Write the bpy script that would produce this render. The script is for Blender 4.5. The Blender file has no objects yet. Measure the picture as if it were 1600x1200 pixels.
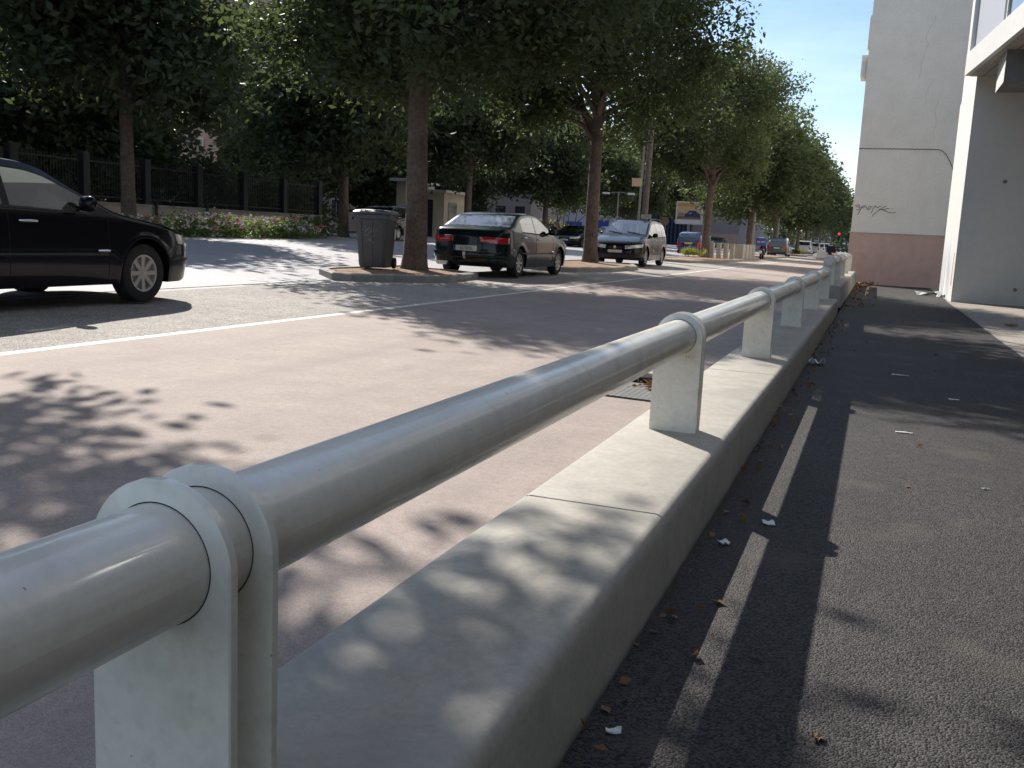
import bpy, bmesh, math, random
import numpy as np
from mathutils import Vector, Matrix
random.seed(7); RNG = np.random.default_rng(7)
S = bpy.context.scene
COL = S.collection
R = math.radians
# ------------------------------------------------------------------ camera, light, exposure
EYE = Vector((0, 0, 1.16))
def make_camera(f=1500.0, yaw=.35306, pitch=.15567, roll=.04718):
    cy, sy, cp, sp = math.cos(yaw), math.sin(yaw), math.cos(pitch), math.sin(pitch)
    fw = Vector((-sy*cp, cy*cp, -sp)); r = Vector((cy, sy, 0)); u = r.cross(fw)
    c, s = math.cos(roll), math.sin(roll)
    r2 = c*r + s*u; u2 = -s*r + c*u
    cd = bpy.data.cameras.new('camera'); cam = bpy.data.objects.new('camera', cd); COL.objects.link(cam)
    m = Matrix.Identity(4)
    for i in range(3):
        m[i][0] = r2[i]; m[i][1] = u2[i]; m[i][2] = -fw[i]; m[i][3] = EYE[i]
    cam.matrix_world = m
    cd.sensor_fit = 'HORIZONTAL'; cd.sensor_width = 36; cd.lens = f/1600*36
    cd.clip_start = .05; cd.clip_end = 3000
    S.camera = cam
make_camera()
SUN_AZ = R(43)      # left of the street direction (+y)
SUN_EL = R(36.2)
SUN_STRENGTH = 5.0
SKY_STRENGTH = .105
EXPOSURE = 0.45
tosun = Vector((-math.sin(SUN_AZ)*math.cos(SUN_EL), math.cos(SUN_AZ)*math.cos(SUN_EL), math.sin(SUN_EL)))
sd = bpy.data.lights.new('sun', 'SUN'); sun = bpy.data.objects.new('sun', sd); COL.objects.link(sun)
sd.energy = SUN_STRENGTH; sd.angle = R(.53); sd.color = (1, .94, .86)
sun.rotation_euler = tosun.to_track_quat('Z', 'Y').to_euler(); sun.location = (0, 0, 60)
W = bpy.data.worlds.new('World'); S.world = W; W.use_nodes = True
nt = W.node_tree; nt.nodes.clear()
def N(t, typ, **k):
    n = t.nodes.new(typ)
    for a, b in k.items(): setattr(n, a, b)
    return n
sky = N(nt, 'ShaderNodeTexSky', sky_type='NISHITA', sun_disc=False)
sky.sun_elevation = SUN_EL
sky.sun_rotation = -SUN_AZ
sky.dust_density = .35; sky.air_density = 1.15; sky.ozone_density = 4.5
bg = N(nt, 'ShaderNodeBackground'); out = N(nt, 'ShaderNodeOutputWorld')
bg.inputs[1].default_value = SKY_STRENGTH
# thin cirrus mixed into the sky
tc = N(nt, 'ShaderNodeTexCoord'); mp = N(nt, 'ShaderNodeMapping'); mp.inputs['Scale'].default_value = (1.2, 1.2, 5)
mp.inputs['Rotation'].default_value = (.5, .3, .4)
nz = N(nt, 'ShaderNodeTexNoise'); nz.inputs['Scale'].default_value = 1.6; nz.inputs['Detail'].default_value = 6; nz.inputs['Roughness'].default_value = .55
cr = N(nt, 'ShaderNodeValToRGB'); cr.color_ramp.elements[0].position = .38; cr.color_ramp.elements[1].position = .76
cr.color_ramp.elements[1].color = (.5, .5, .5, 1)
mx = N(nt, 'ShaderNodeMix', data_type='RGBA'); mx.inputs[7].default_value = (10.5, 11.2, 12.4, 1)
nt.links.new(tc.outputs['Generated'], mp.inputs[0]); nt.links.new(mp.outputs[0], nz.inputs['Vector'])
nt.links.new(nz.outputs['Fac'], cr.inputs[0]); nt.links.new(cr.outputs[0], mx.inputs[0])
nt.links.new(sky.outputs[0], mx.inputs[6]); nt.links.new(mx.outputs[2], bg.inputs[0]); nt.links.new(bg.outputs[0], out.inputs[0])
vs = S.view_settings; vs.view_transform = 'Standard'; vs.look = 'None'; vs.exposure = EXPOSURE; vs.gamma = 1; vs.use_curve_mapping = False
S.render.engine = 'CYCLES'
S.cycles.max_bounces = 8; S.cycles.transparent_max_bounces = 12

# ------------------------------------------------------------------ materials
MAT = {}
def mat(name, col, rough=.7, metal=0, spec=.5, noise=None, noise_amt=.15, bump=0, bump_scale=60, coat=0, detail=4, coords='Object',
        speck=None, stain=None, gum=False, chips=False, trans=0, emit=None, dist=.01):
    m = bpy.data.materials.new(name); m.use_nodes = True; t = m.node_tree; b = t.nodes['Principled BSDF']
    b.inputs['Base Color'].default_value = (*col, 1); b.inputs['Roughness'].default_value = rough; b.inputs['Metallic'].default_value = metal
    b.inputs['Specular IOR Level'].default_value = spec; b.inputs['Coat Weight'].default_value = coat; b.inputs['Coat Roughness'].default_value = .05
    if emit: b.inputs['Emission Color'].default_value = (*emit[0], 1); b.inputs['Emission Strength'].default_value = emit[1]
    L = t.links.new
    tc = N(t, 'ShaderNodeTexCoord'); src = tc.outputs[coords]
    cur = None
    def ramp(fac, lo, hi, p0, p1):
        r = N(t, 'ShaderNodeValToRGB'); r.color_ramp.elements[0].position = p0; r.color_ramp.elements[1].position = p1
        r.color_ramp.elements[0].color = (lo, lo, lo, 1); r.color_ramp.elements[1].color = (hi, hi, hi, 1); L(fac, r.inputs[0]); return r.outputs[0]
    def mult(a, b_):
        x = N(t, 'ShaderNodeMix', data_type='RGBA', blend_type='MULTIPLY'); x.inputs[0].default_value = 1
        if a is None: x.inputs[6].default_value = (*col, 1)
        else: L(a, x.inputs[6])
        L(b_, x.inputs[7]); return x.outputs[2]
    if noise:
        for k, sc in enumerate(noise if isinstance(noise, (tuple, list)) else (noise,)):
            n = N(t, 'ShaderNodeTexNoise'); n.inputs['Scale'].default_value = sc; n.inputs['Detail'].default_value = detail; n.inputs['Roughness'].default_value = .6
            L(src, n.inputs['Vector']); cur = mult(cur, ramp(n.outputs['Fac'], 1-noise_amt, 1+noise_amt, .3, .7))
    if speck:   # (scale, amount): stone grains
        v = N(t, 'ShaderNodeTexVoronoi'); v.inputs['Scale'].default_value = speck[0]; L(src, v.inputs['Vector'])
        sx = N(t, 'ShaderNodeSeparateColor'); L(v.outputs['Color'], sx.inputs[0])
        cur = mult(cur, ramp(sx.outputs[0], 1-speck[1], 1+speck[1], .1, .9))
    if stain:   # (colour, scale, p0, p1)
        n = N(t, 'ShaderNodeTexNoise'); n.inputs['Scale'].default_value = stain[1]; n.inputs['Detail'].default_value = 5; L(src, n.inputs['Vector'])
        f = ramp(n.outputs['Fac'], 0, 1, stain[2], stain[3])
        x = N(t, 'ShaderNodeMix', data_type='RGBA'); L(f, x.inputs[0])
        if cur is None: x.inputs[6].default_value = (*col, 1)
        else: L(cur, x.inputs[6])
        x.inputs[7].default_value = (*stain[0], 1); cur = x.outputs[2]
    def mixto(cur, fac, c):
        x = N(t, 'ShaderNodeMix', data_type='RGBA'); L(fac, x.inputs[0])
        if cur is None: x.inputs[6].default_value = (*col, 1)
        else: L(cur, x.inputs[6])
        x.inputs[7].default_value = (*c, 1); return x.outputs[2]
    if gum:     # trodden gum spots and long faint wheel and drain streaks
        v = N(t, 'ShaderNodeTexVoronoi'); v.inputs['Scale'].default_value = 1.7; L(src, v.inputs['Vector'])
        cur = mixto(cur, ramp(v.outputs['Distance'], .55, 0, .030, .042), (.13, .115, .105))
        v = N(t, 'ShaderNodeTexVoronoi'); v.inputs['Scale'].default_value = 2.9; L(src, v.inputs['Vector'])
        cur = mixto(cur, ramp(v.outputs['Distance'], .5, 0, .022, .034), (.52, .47, .42))
        mp_ = N(t, 'ShaderNodeMapping'); mp_.inputs['Scale'].default_value = (1.6, .10, 1); mp_.inputs['Rotation'].default_value = (0, 0, .12); L(src, mp_.inputs[0])
        n = N(t, 'ShaderNodeTexNoise'); n.inputs['Scale'].default_value = 1.5; n.inputs['Detail'].default_value = 6; L(mp_.outputs[0], n.inputs['Vector'])
        cur = mixto(cur, ramp(n.outputs['Fac'], 0, .45, .5, .75), (.235, .19, .17))
    if chips:   # small dark nicks and lengthwise grime on the paint
        n = N(t, 'ShaderNodeTexNoise'); n.inputs['Scale'].default_value = 34; n.inputs['Detail'].default_value = 2; L(src, n.inputs['Vector'])
        cur = mixto(cur, ramp(n.outputs['Fac'], 0, .8, .745, .765), (.14, .11, .09))
        mp_ = N(t, 'ShaderNodeMapping'); mp_.inputs['Scale'].default_value = (30, 1.2, 30); L(src, mp_.inputs[0])
        n = N(t, 'ShaderNodeTexNoise'); n.inputs['Scale'].default_value = 1.0; n.inputs['Detail'].default_value = 6; L(mp_.outputs[0], n.inputs['Vector'])
        cur = mixto(cur, ramp(n.outputs['Fac'], 0, .4, .55, .72), (.55, .51, .43))
        rr_ = ramp(n.outputs['Fac'], .28, .55, .4, .7); L(rr_, b.inputs['Roughness'])
    if cur is not None: L(cur, b.inputs['Base Color'])
    if bump:
        bp = N(t, 'ShaderNodeBump'); bp.inputs['Strength'].default_value = bump; bp.inputs['Distance'].default_value = dist
        if speck:
            v2 = N(t, 'ShaderNodeTexVoronoi'); v2.inputs['Scale'].default_value = speck[0]; L(src, v2.inputs['Vector']); h = v2.outputs['Distance']
            bp.invert = True
        else:
            n = N(t, 'ShaderNodeTexNoise'); n.inputs['Scale'].default_value = bump_scale; n.inputs['Detail'].default_value = 5; L(src, n.inputs['Vector']); h = n.outputs['Fac']
        L(h, bp.inputs['Height']); L(bp.outputs[0], b.inputs['Normal'])
    m.diffuse_color = (*col, 1); MAT[name] = m
    return m
def leafmat(name, col, tcol, transl=.45, var=.35, rough=.5):
    m = bpy.data.materials.new(name); m.use_nodes = True; t = m.node_tree; t.nodes.clear(); L = t.links.new
    o = N(t, 'ShaderNodeOutputMaterial'); p = N(t, 'ShaderNodeBsdfPrincipled'); tr = N(t, 'ShaderNodeBsdfTranslucent'); mxs = N(t, 'ShaderNodeMixShader')
    p.inputs['Roughness'].default_value = rough; p.inputs['Specular IOR Level'].default_value = .18
    g = N(t, 'ShaderNodeTexCoord'); n = N(t, 'ShaderNodeTexNoise'); n.inputs['Scale'].default_value = .9; n.inputs['Detail'].default_value = 3
    L(g.outputs['Object'], n.inputs['Vector'])
    v = N(t, 'ShaderNodeTexWhiteNoise'); L(g.outputs['Object'], v.inputs['Vector'])
    for sh, c in ((p, col), (tr, tcol)):
        hs = N(t, 'ShaderNodeHueSaturation'); hs.inputs['Color'].default_value = (*c, 1)
        mr = N(t, 'ShaderNodeMapRange'); mr.inputs['From Min'].default_value = .3; mr.inputs['From Max'].default_value = .7
        mr.inputs['To Min'].default_value = 1-var; mr.inputs['To Max'].default_value = 1+var
        L(n.outputs['Fac'], mr.inputs['Value']); L(mr.outputs[0], hs.inputs['Value']); L(hs.outputs[0], sh.inputs[0])
    mxs.inputs[0].default_value = transl
    L(p.outputs[0], mxs.inputs[1]); L(tr.outputs[0], mxs.inputs[2]); L(mxs.outputs[0], o.inputs[0]); MAT[name] = m
    return m
def glassmat(name, tint, rough=.02, film=0):
    m = bpy.data.materials.new(name); m.use_nodes = True; t = m.node_tree; t.nodes.clear(); L = t.links.new
    o = N(t, 'ShaderNodeOutputMaterial'); g = N(t, 'ShaderNodeBsdfGlossy'); tr = N(t, 'ShaderNodeBsdfTransparent'); ms = N(t, 'ShaderNodeMixShader')
    fr = N(t, 'ShaderNodeFresnel'); fr.inputs[0].default_value = 1.55
    ma = N(t, 'ShaderNodeMath', operation='MULTIPLY_ADD'); ma.inputs[1].default_value = 1.6; ma.inputs[2].default_value = .07; ma.use_clamp = True
    g.inputs['Roughness'].default_value = rough; g.inputs['Color'].default_value = (.95, .97, 1, 1); tr.inputs[0].default_value = (*tint, 1)
    L(fr.outputs[0], ma.inputs[0]); L(ma.outputs[0], ms.inputs[0]); L(g.outputs[0], ms.inputs[2]); L(ms.outputs[0], o.inputs[0]); MAT[name] = m
    if film:     # pale translucent film: brightness seen through the pane, put into the glass
        tl = N(t, 'ShaderNodeBsdfTranslucent'); tl.inputs[0].default_value = (.62, .68, .60, 1); m2 = N(t, 'ShaderNodeMixShader'); m2.inputs[0].default_value = film
        L(tr.outputs[0], m2.inputs[1]); L(tl.outputs[0], m2.inputs[2]); L(m2.outputs[0], ms.inputs[1])
    else: L(tr.outputs[0], ms.inputs[1])
    return m
mat('plaza', (.345, .282, .248), .8, noise=(.35, 3, 26), noise_amt=.09, speck=(260, .16), bump=.35, dist=.002, stain=((.22, .19, .17), 1.3, .66, .8), spec=.3, gum=True)
mat('gutter_conc', (.40, .38, .35), .8, noise=(2, 18), noise_amt=.2, bump=.2); mat('crack_grey', (.48, .455, .41), .95)
mat('strip', (.66, .63, .57), .7, noise=(2, 18), noise_amt=.15, bump=.2)
mat('bay_asphalt', (.34, .31, .28), .85, noise=(.5, 5), noise_amt=.14, speck=(110, .5), bump=.6, dist=.004, spec=.25)
mat('road_asphalt', (.31, .30, .315), .75, noise=(.4, 4), noise_amt=.10, speck=(140, .3), bump=.4, dist=.003, spec=.5)
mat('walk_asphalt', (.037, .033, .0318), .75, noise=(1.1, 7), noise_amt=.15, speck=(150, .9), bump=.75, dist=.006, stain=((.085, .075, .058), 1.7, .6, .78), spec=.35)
mat('pale_concrete', (.34, .30, .25), .85, noise=(1.2, 9), noise_amt=.12, speck=(60, .25), bump=.5, dist=.004)
mat('earth', (.16, .14, .11), .95, noise=(.3, 3), noise_amt=.25)
mat('far_path', (.27, .25, .235), .8, noise=(.5, 5), noise_amt=.14, bump=.2)
mat('kerb_conc', (.41, .385, .335), .8, noise=(1.3, 8, 45), noise_amt=.09, bump=.35, bump_scale=130, dist=.003, stain=((.33, .315, .29), 2.3, .54, .8))
mat('stone_kerb', (.30, .275, .25), .8, noise=(3, 20), noise_amt=.16, bump=.4, bump_scale=60)
mat('mulch', (.30, .19, .12), .95, noise=(4, 30), noise_amt=.3, bump=1, bump_scale=40, dist=.03)
mat('rail_paint', (.78, .75, .66), .34, noise=(3, 40), noise_amt=.05, bump=.22, bump_scale=150, dist=.0014, coat=.35, stain=((.58, .55, .47), 7, .56, .80), chips=True)
mat('black_gap', (.012, .012, .012), .9)
mat('wall_beige', (.78, .745, .68), .9, noise=(.25, 1.5, 14), noise_amt=.05, bump=.25, bump_scale=90, dist=.004, stain=((.67, .63, .57), .7, .58, .8))
mat('wall_pink', (.56, .385, .335), .9, noise=(.4, 3), noise_amt=.08, bump=.25, bump_scale=90)
mat('wall_white', (.68, .675, .65), .85, noise=(.5, 5, 40), noise_amt=.035, bump=.4, bump_scale=150, dist=.004)
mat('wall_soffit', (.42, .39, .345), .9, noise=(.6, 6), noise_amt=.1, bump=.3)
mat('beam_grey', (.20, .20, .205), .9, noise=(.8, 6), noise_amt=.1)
mat('stucco_blue', (.50, .53, .62), .7, noise=(.6, 6), noise_amt=.05)
mat('bark', (.145, .11, .088), .95, noise=(3, 14), noise_amt=.3, bump=1, bump_scale=22, dist=.03)
leafmat('leaf', (.066, .085, .045), (.125, .165, .052), transl=.37)
leafmat('leaf_dark', (.070, .087, .050), (.125, .165, .058), transl=.37)
leafmat('leaf_pale', (.085, .14, .05), (.22, .32, .07))
leafmat('grass_yellow', (.22, .22, .05), (.35, .35, .08))
leafmat('dry_leaf', (.23, .125, .055), (.22, .12, .04), transl=.2, var=.5)
mat('petal', (.72, .60, .58), .8); mat('petal_red', (.55, .12, .12), .8)
mat('paper', (.74, .73, .71), .8, noise=9, noise_amt=.06)
mat('paint_black', (.006, .0065, .009), .18, coat=.4, spec=.1)
mat('paint_green', (.005, .014, .014), .2, coat=.5, spec=.15)
mat('paint_brownblack', (.008, .0075, .008), .2, coat=.42, spec=.12)
mat('paint_blue', (.02, .035, .11), .25, coat=1)
mat('paint_grey', (.10, .10, .10), .3, coat=.8, metal=.3)
mat('paint_silver', (.33, .34, .36), .3, coat=.8, metal=.4)
mat('paint_white', (.72, .71, .68), .3, coat=.8)
mat('paint_cream', (.55, .50, .40), .3, coat=.8)
mat('tyre', (.014, .014, .014), .85); mat('rim', (.46, .44, .41), .35, metal=.75); mat('rim_dull', (.40, .385, .36), .5, metal=.3)
mat('trim', (.015, .015, .016), .55); mat('chrome', (.75, .75, .73), .18, metal=1); mat('seat', (.10, .10, .105), .9, noise=20); mat('seat_pale', (.45, .45, .38), .9)
mat('tail_red', (.42, .012, .015), .15, coat=1); mat('lamp_clear', (.62, .60, .55), .12, coat=1, metal=.25); mat('indicator', (.55, .28, .12), .2, coat=1)
mat('plate_white', (.66, .63, .58), .5); mat('plate_yellow', (.62, .47, .06), .5); mat('ink', (.03, .03, .035), .7); mat('plate_blue', (.02, .05, .3), .5)
mat('bin_grey', (.085, .088, .10), .48, noise=(3, 20), noise_amt=.12, bump=.2, bump_scale=80); mat('bin_mark', (.34, .33, .33), .8); mat('bin_lid', (.10, .103, .115), .42, noise=8)
mat('iron', (.02, .02, .024), .6); mat('steel', (.30, .29, .275), .5, metal=.5, noise=9); mat('pole_wood', (.13, .105, .09), .9, noise=(4, 20), noise_amt=.2, bump=.4)
mat('facade_rose', (.42, .33, .29), .9, noise=(.4, 4), noise_amt=.06); mat('facade_cream', (.55, .47, .36), .9, noise=(.4, 4), noise_amt=.06)
mat('panel_grey', (.40, .42, .46), .6)
mat('facade_mauve', (.34, .30, .32), .9, noise=(.4, 4), noise_amt=.06); mat('low_wall', (.40, .335, .275), .9, noise=(.8, 6), noise_amt=.1, bump=.3)
mat('window_dark', (.03, .035, .045), .08, coat=1); mat('frame_white', (.62, .61, .58), .6); mat('louvre', (.035, .055, .11), .35, coat=.6)
mat('sign_white', (.72, .72, .73), .5); mat('sign_blue', (.05, .09, .42), .5); mat('sign_orange', (.62, .27, .09), .6); mat('sign_sand', (.60, .44, .26), .6); mat('sign_brown', (.2, .13, .1), .6); mat('sign_dark', (.04, .05, .12), .6)
mat('box_blue', (.02, .07, .30), .4, coat=.5); mat('box_orange', (.75, .22, .03), .5); mat('graffiti', (.075, .065, .075), .9); mat('red_paint', (.62, .13, .10), .8)
mat('signal_red', (.6, .02, .03), .3, emit=((1, .06, .08), .8)); mat('far_wood', (.05, .06, .05), .95, noise=.2)
mat('lamp_white', (.75, .75, .73), .4); mat('antenna', (.03, .03, .03), .5)
glassmat('glass_car', (.80, .87, .82), rough=.07); glassmat('glass_bright_film', (.85, .92, .86), film=.09); glassmat('glass_dark', (.25, .30, .30))
# paint smears on the pillar's lit face, blue-white streaks near its foot
def pillar_mat():
    m = mat('pillar_paint', (.68, .675, .65), .85, noise=(.5, 5), noise_amt=.04, bump=.3, bump_scale=150, dist=.004)
    t = m.node_tree; b = t.nodes['Principled BSDF']; L = t.links.new
    tc = N(t, 'ShaderNodeTexCoord'); mp = N(t, 'ShaderNodeMapping'); mp.inputs['Scale'].default_value = (.6, 2.2, .22); L(tc.outputs['Object'], mp.inputs[0])
    n = N(t, 'ShaderNodeTexNoise'); n.inputs['Scale'].default_value = 1.6; n.inputs['Detail'].default_value = 3; L(mp.outputs[0], n.inputs['Vector'])
    r = N(t, 'ShaderNodeValToRGB'); r.color_ramp.elements[0].position = .5; r.color_ramp.elements[1].position = .56; L(n.outputs['Fac'], r.inputs[0])
    sp = N(t, 'ShaderNodeSeparateXYZ'); L(tc.outputs['Object'], sp.inputs[0])
    mz = N(t, 'ShaderNodeMapRange'); mz.inputs['From Min'].default_value = 1.9; mz.inputs['From Max'].default_value = .9; L(sp.outputs['Z'], mz.inputs['Value'])
    my = N(t, 'ShaderNodeMapRange'); my.inputs['From Min'].default_value = 29.6; my.inputs['From Max'].default_value = 30.6; L(sp.outputs['Y'], my.inputs['Value'])
    a = N(t, 'ShaderNodeMath', operation='MULTIPLY'); L(mz.outputs[0], a.inputs[0]); L(my.outputs[0], a.inputs[1])
    c = N(t, 'ShaderNodeMath', operation='MULTIPLY'); L(a.outputs[0], c.inputs[0]); L(r.outputs[0], c.inputs[1])
    x = N(t, 'ShaderNodeMix', data_type='RGBA'); L(c.outputs[0], x.inputs[0]); L(b.inputs['Base Color'].links[0].from_socket, x.inputs[6]); x.inputs[7].default_value = (.26, .33, .42, 1)
    L(x.outputs[2], b.inputs['Base Color'])
pillar_mat()

# ------------------------------------------------------------------ mesh helpers
class MB:
    def __init__(s): s.v = []; s.f = []
    def add(s, vs, fs):
        o = len(s.v); s.v += [tuple(p) for p in vs]; s.f += [tuple(i+o for i in f) for f in fs]; return s
    def box(s, x0, x1, y0, y1, z0, z1, rot=0, bev=0):
        if bev:
            b = bev; P = []
            # chamfered prism in plan plus chamfered top
            ring = lambda i: [(x0+b+i, y0+i), (x1-b-i, y0+i), (x1-i, y0+b+i), (x1-i, y1-b-i), (x1-b-i, y1-i), (x0+b+i, y1-i), (x0+i, y1-b-i), (x0+i, y0+b+i)]
            L = [(ring(0), z0), (ring(0), z1-b), (ring(b*.8), z1)]
            vs = [(p[0], p[1], z) for rg, z in L for p in rg]
            fs = [tuple(range(7, -1, -1)), tuple(range(16, 24))]
            for k in range(2):
                for i in range(8): fs.append((k*8+i, k*8+(i+1) % 8, k*8+8+(i+1) % 8, k*8+8+i))
        else:
            vs = [(x0, y0, z0), (x1, y0, z0), (x1, y1, z0), (x0, y1, z0), (x0, y0, z1), (x1, y0, z1), (x1, y1, z1), (x0, y1, z1)]
            fs = [(3, 2, 1, 0), (4, 5, 6, 7), (0, 1, 5, 4), (1, 2, 6, 5), (2, 3, 7, 6), (3, 0, 4, 7)]
        if rot:
            cx, cy = (x0+x1)/2, (y0+y1)/2; c, sn = math.cos(rot), math.sin(rot)
            vs = [(cx+(a-cx)*c-(b_-cy)*sn, cy+(a-cx)*sn+(b_-cy)*c, z) for a, b_, z in vs]
        return s.add(vs, fs)
    def tube(s, pts, rad, n=8, cap=True):
        pts = [Vector(p) for p in pts]
        if not isinstance(rad, (list, tuple)): rad = [rad]*len(pts)
        vs = []; up = None
        for i, p in enumerate(pts):
            d = (pts[min(i+1, len(pts)-1)]-pts[max(i-1, 0)])
            if d.length < 1e-9: d = Vector((0, 0, 1))
            d.normalize()
            if up is None: up = Vector((1, 0, 0)) if abs(d.x) < .8 else Vector((0, 1, 0))
            a = d.cross(up).normalized(); up = a.cross(d).normalized()
            vs += [p + rad[i]*(math.cos(t)*up+math.sin(t)*a) for t in [2*math.pi*k/n for k in range(n)]]
        fs = [(i*n+k, i*n+(k+1) % n, (i+1)*n+(k+1) % n, (i+1)*n+k) for i in range(len(pts)-1) for k in range(n)]
        if cap: fs += [tuple(range(n-1, -1, -1)), tuple((len(pts)-1)*n+k for k in range(n))]
        return s.add(vs, fs)
    def lathe(s, prof, n=24, axis='z', c=(0, 0, 0)):   # prof [(r, h)], axis z or x
        vs = []
        for r, h in prof:
            for k in range(n):
                t = 2*math.pi*k/n
                p = (r*math.cos(t), r*math.sin(t), h) if axis == 'z' else (h, r*math.cos(t), r*math.sin(t))
                vs.append((p[0]+c[0], p[1]+c[1], p[2]+c[2]))
        fs = [(i*n+k, i*n+(k+1) % n, (i+1)*n+(k+1) % n, (i+1)*n+k) for i in range(len(prof)-1) for k in range(n)]
        return s.add(vs, fs)
    def prism(s, poly, z0, z1):     # poly in xy, z extruded
        n = len(poly); vs = [(x, y, z0) for x, y in poly]+[(x, y, z1) for x, y in poly]
        fs = [tuple(range(n-1, -1, -1)), tuple(range(n, 2*n))]+[(i, (i+1) % n, n+(i+1) % n, n+i) for i in range(n)]
        return s.add(vs, fs)
    def grid(s, P):                 # P rows of points
        m, n = len(P), len(P[0]); return s.add([p for r in P for p in r], [(i*n+j, i*n+j+1, (i+1)*n+j+1, (i+1)*n+j) for i in range(m-1) for j in range(n-1)])
    def build(s, name, m, parent=None, smooth=None, loc=None):
        me = bpy.data.meshes.new(name); me.from_pydata(s.v, [], s.f); me.update()
        bm = bmesh.new(); bm.from_mesh(me); bmesh.ops.recalc_face_normals(bm, faces=bm.faces); bm.to_mesh(me); bm.free()
        if smooth is not None:
            me.shade_smooth(); me.set_sharp_from_angle(angle=R(smooth))
        return link(name, me, m, parent, loc)
def link(name, me, m, parent=None, loc=None):
    if m is not None and not len(me.materials): me.materials.append(MAT[m] if isinstance(m, str) else m)
    o = bpy.data.objects.new(name, me); COL.objects.link(o)
    if parent is not None: o.parent = parent
    if loc: o.location = loc
    return o
def empty(name, loc=(0, 0, 0), rz=0):
    o = bpy.data.objects.new(name, None); COL.objects.link(o); o.location = loc; o.rotation_euler = (0, 0, rz); o.empty_display_size = .2; return o
def tag(o, label, cat, group=None):
    o['label'] = label; o['category'] = cat
    if group: o['group'] = group
    return o
def struct(o): o['kind'] = 'structure'; return o
def stuff(o): o['kind'] = 'stuff'; return o
def kids(o): return [c for c in ALLKIDS.get(o, ())]
def copy_tree(o, children, parent=None):
    c = o.copy(); COL.objects.link(c)
    if parent: c.parent = parent
    for ch in children.get(o.name, []): copy_tree(ch, children, c)
    return c
def child_map():
    d = {}
    for o in S.collection.all_objects:
        if o.parent: d.setdefault(o.parent.name, []).append(o)
    return d
def fastmesh(name, V, F):           # V (n,3) float, F (m,k) int
    me = bpy.data.meshes.new(name); k = F.shape[1]
    me.vertices.add(len(V)); me.vertices.foreach_set('co', np.ascontiguousarray(V, dtype=np.float32).ravel())
    me.loops.add(F.size); me.loops.foreach_set('vertex_index', np.ascontiguousarray(F, dtype=np.int32).ravel())
    me.polygons.add(len(F)); me.polygons.foreach_set('loop_start', np.arange(0, F.size, k, dtype=np.int32))
    me.update(calc_edges=True); me.validate(); return me
def zx(x):                          # ground height left of the low wall: the street falls gently towards it
    if x > -1.15: return .06
    if x > -18.5: return .06+.022*(-x-1.15)
    return .58+.022*(-x-18.5) if x > -26 else .745
# ------------------------------------------------------------------ ground
def sheet(name, x0, x1, y0, y1, m, dz=0, nx=1):
    xs = [x0+(x1-x0)*i/nx for i in range(nx+1)]
    ys = [y0, min(y0+60, y1), y1] if y1 > y0+60 else [y0, y1]
    g = MB().grid([[(x, y, zx(x)+dz) for x in xs] for y in ys]); return struct(g.build(name, m))
g = MB().grid([[(-1500, -300, -.62), (1500, -300, -.62)], [(-1500, 1800, -.62), (1500, 1800, -.62)]]); struct(g.build('ground', 'earth'))
YF = 520
sheet('plaza', -5.61, -1.19, -25, YF, 'plaza')
sheet('edging_strip', -5.71, -5.61, -25, YF, 'strip')
sheet('parking_bay', -8.5, -5.71, -25, YF, 'bay_asphalt')
sheet('gutter', -8.66, -8.5, -25, YF, 'gutter_conc')
sheet('road', -18.5, -8.72, -25, YF, 'road_asphalt')
k = MB().grid([[(-26, y, zx(-26)) , (-22, y, zx(-22)), (-18.62, y, zx(-18.62))] for y in (-25, YF)]); struct(k.build('far_pavement', 'far_path'))
k = MB(); k.add([(-18.62, -25, .3), (-18.5, -25, .3), (-18.5, -25, .565), (-18.53, -25, .585), (-18.62, -25, .585), (-18.62, YF, .3), (-18.5, YF, .3), (-18.5, YF, .565), (-18.53, YF, .585), (-18.62, YF, .585)],
      [(i, (i+1) % 5, 5+(i+1) % 5, 5+i) for i in range(5)]); struct(k.build('far_kerb', 'stone_kerb'))
k = MB().grid([[(-240, y, .75), (-26.0, y, .745)] for y in (-40, YF)]); struct(k.build('far_ground', 'earth'))
# sidewalk right of the low wall
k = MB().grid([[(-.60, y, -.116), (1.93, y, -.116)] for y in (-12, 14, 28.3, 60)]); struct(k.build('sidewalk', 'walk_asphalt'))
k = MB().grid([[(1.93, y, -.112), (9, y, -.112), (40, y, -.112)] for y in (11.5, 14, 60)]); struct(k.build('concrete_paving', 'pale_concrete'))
k = MB().grid([[(1.93, y, -.116), (40, y, -.116)] for y in (-25, 11.5)]); struct(k.build('side_pavement', 'walk_asphalt'))  # unseen near stretch, laid dark to cut bounce onto the low wall
k = MB(); k.box(1.90, 1.945, -12, 28.35, -.3, -.105); struct(k.build('paving_edge', 'stone_kerb'))

# ------------------------------------------------------------------ low concrete wall and railings
wall = tag(empty('low_wall', (-.91, 8, -.116)), 'long low concrete wall under the white tubular railing, dividing plaza from dark sidewalk', 'low wall', 'low walls carrying the railings')
def wall_seg(y0, y1, parent, off):
    m = MB(); prof = [(-1.19, -.3), (-1.19, .140), (-1.183, .154), (-1.165, .16), (-.668, .159), (-.653, .154), (-.640, .142), (-.632, .122), (-.628, .10), (-.605, -.3)]
    n = len(prof); ys = [y0, y0+.006, y1-.006, y1]
    P = []
    for y, ins in zip(ys, (.006, 0, 0, .006)):
        P.append([(x+(ins if x < -.9 else -ins)-off[0], y-off[1], (z-ins if z > .1 else z)-off[2]) for x, z in prof])
    m.grid(P); m.add(P[0], [tuple(range(n))]); m.add(P[3], [tuple(range(n))[::-1]])
    return m.build('wall_segment', 'kerb_conc', parent, smooth=35)
OFF = (-.91, 8, -.116)
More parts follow.
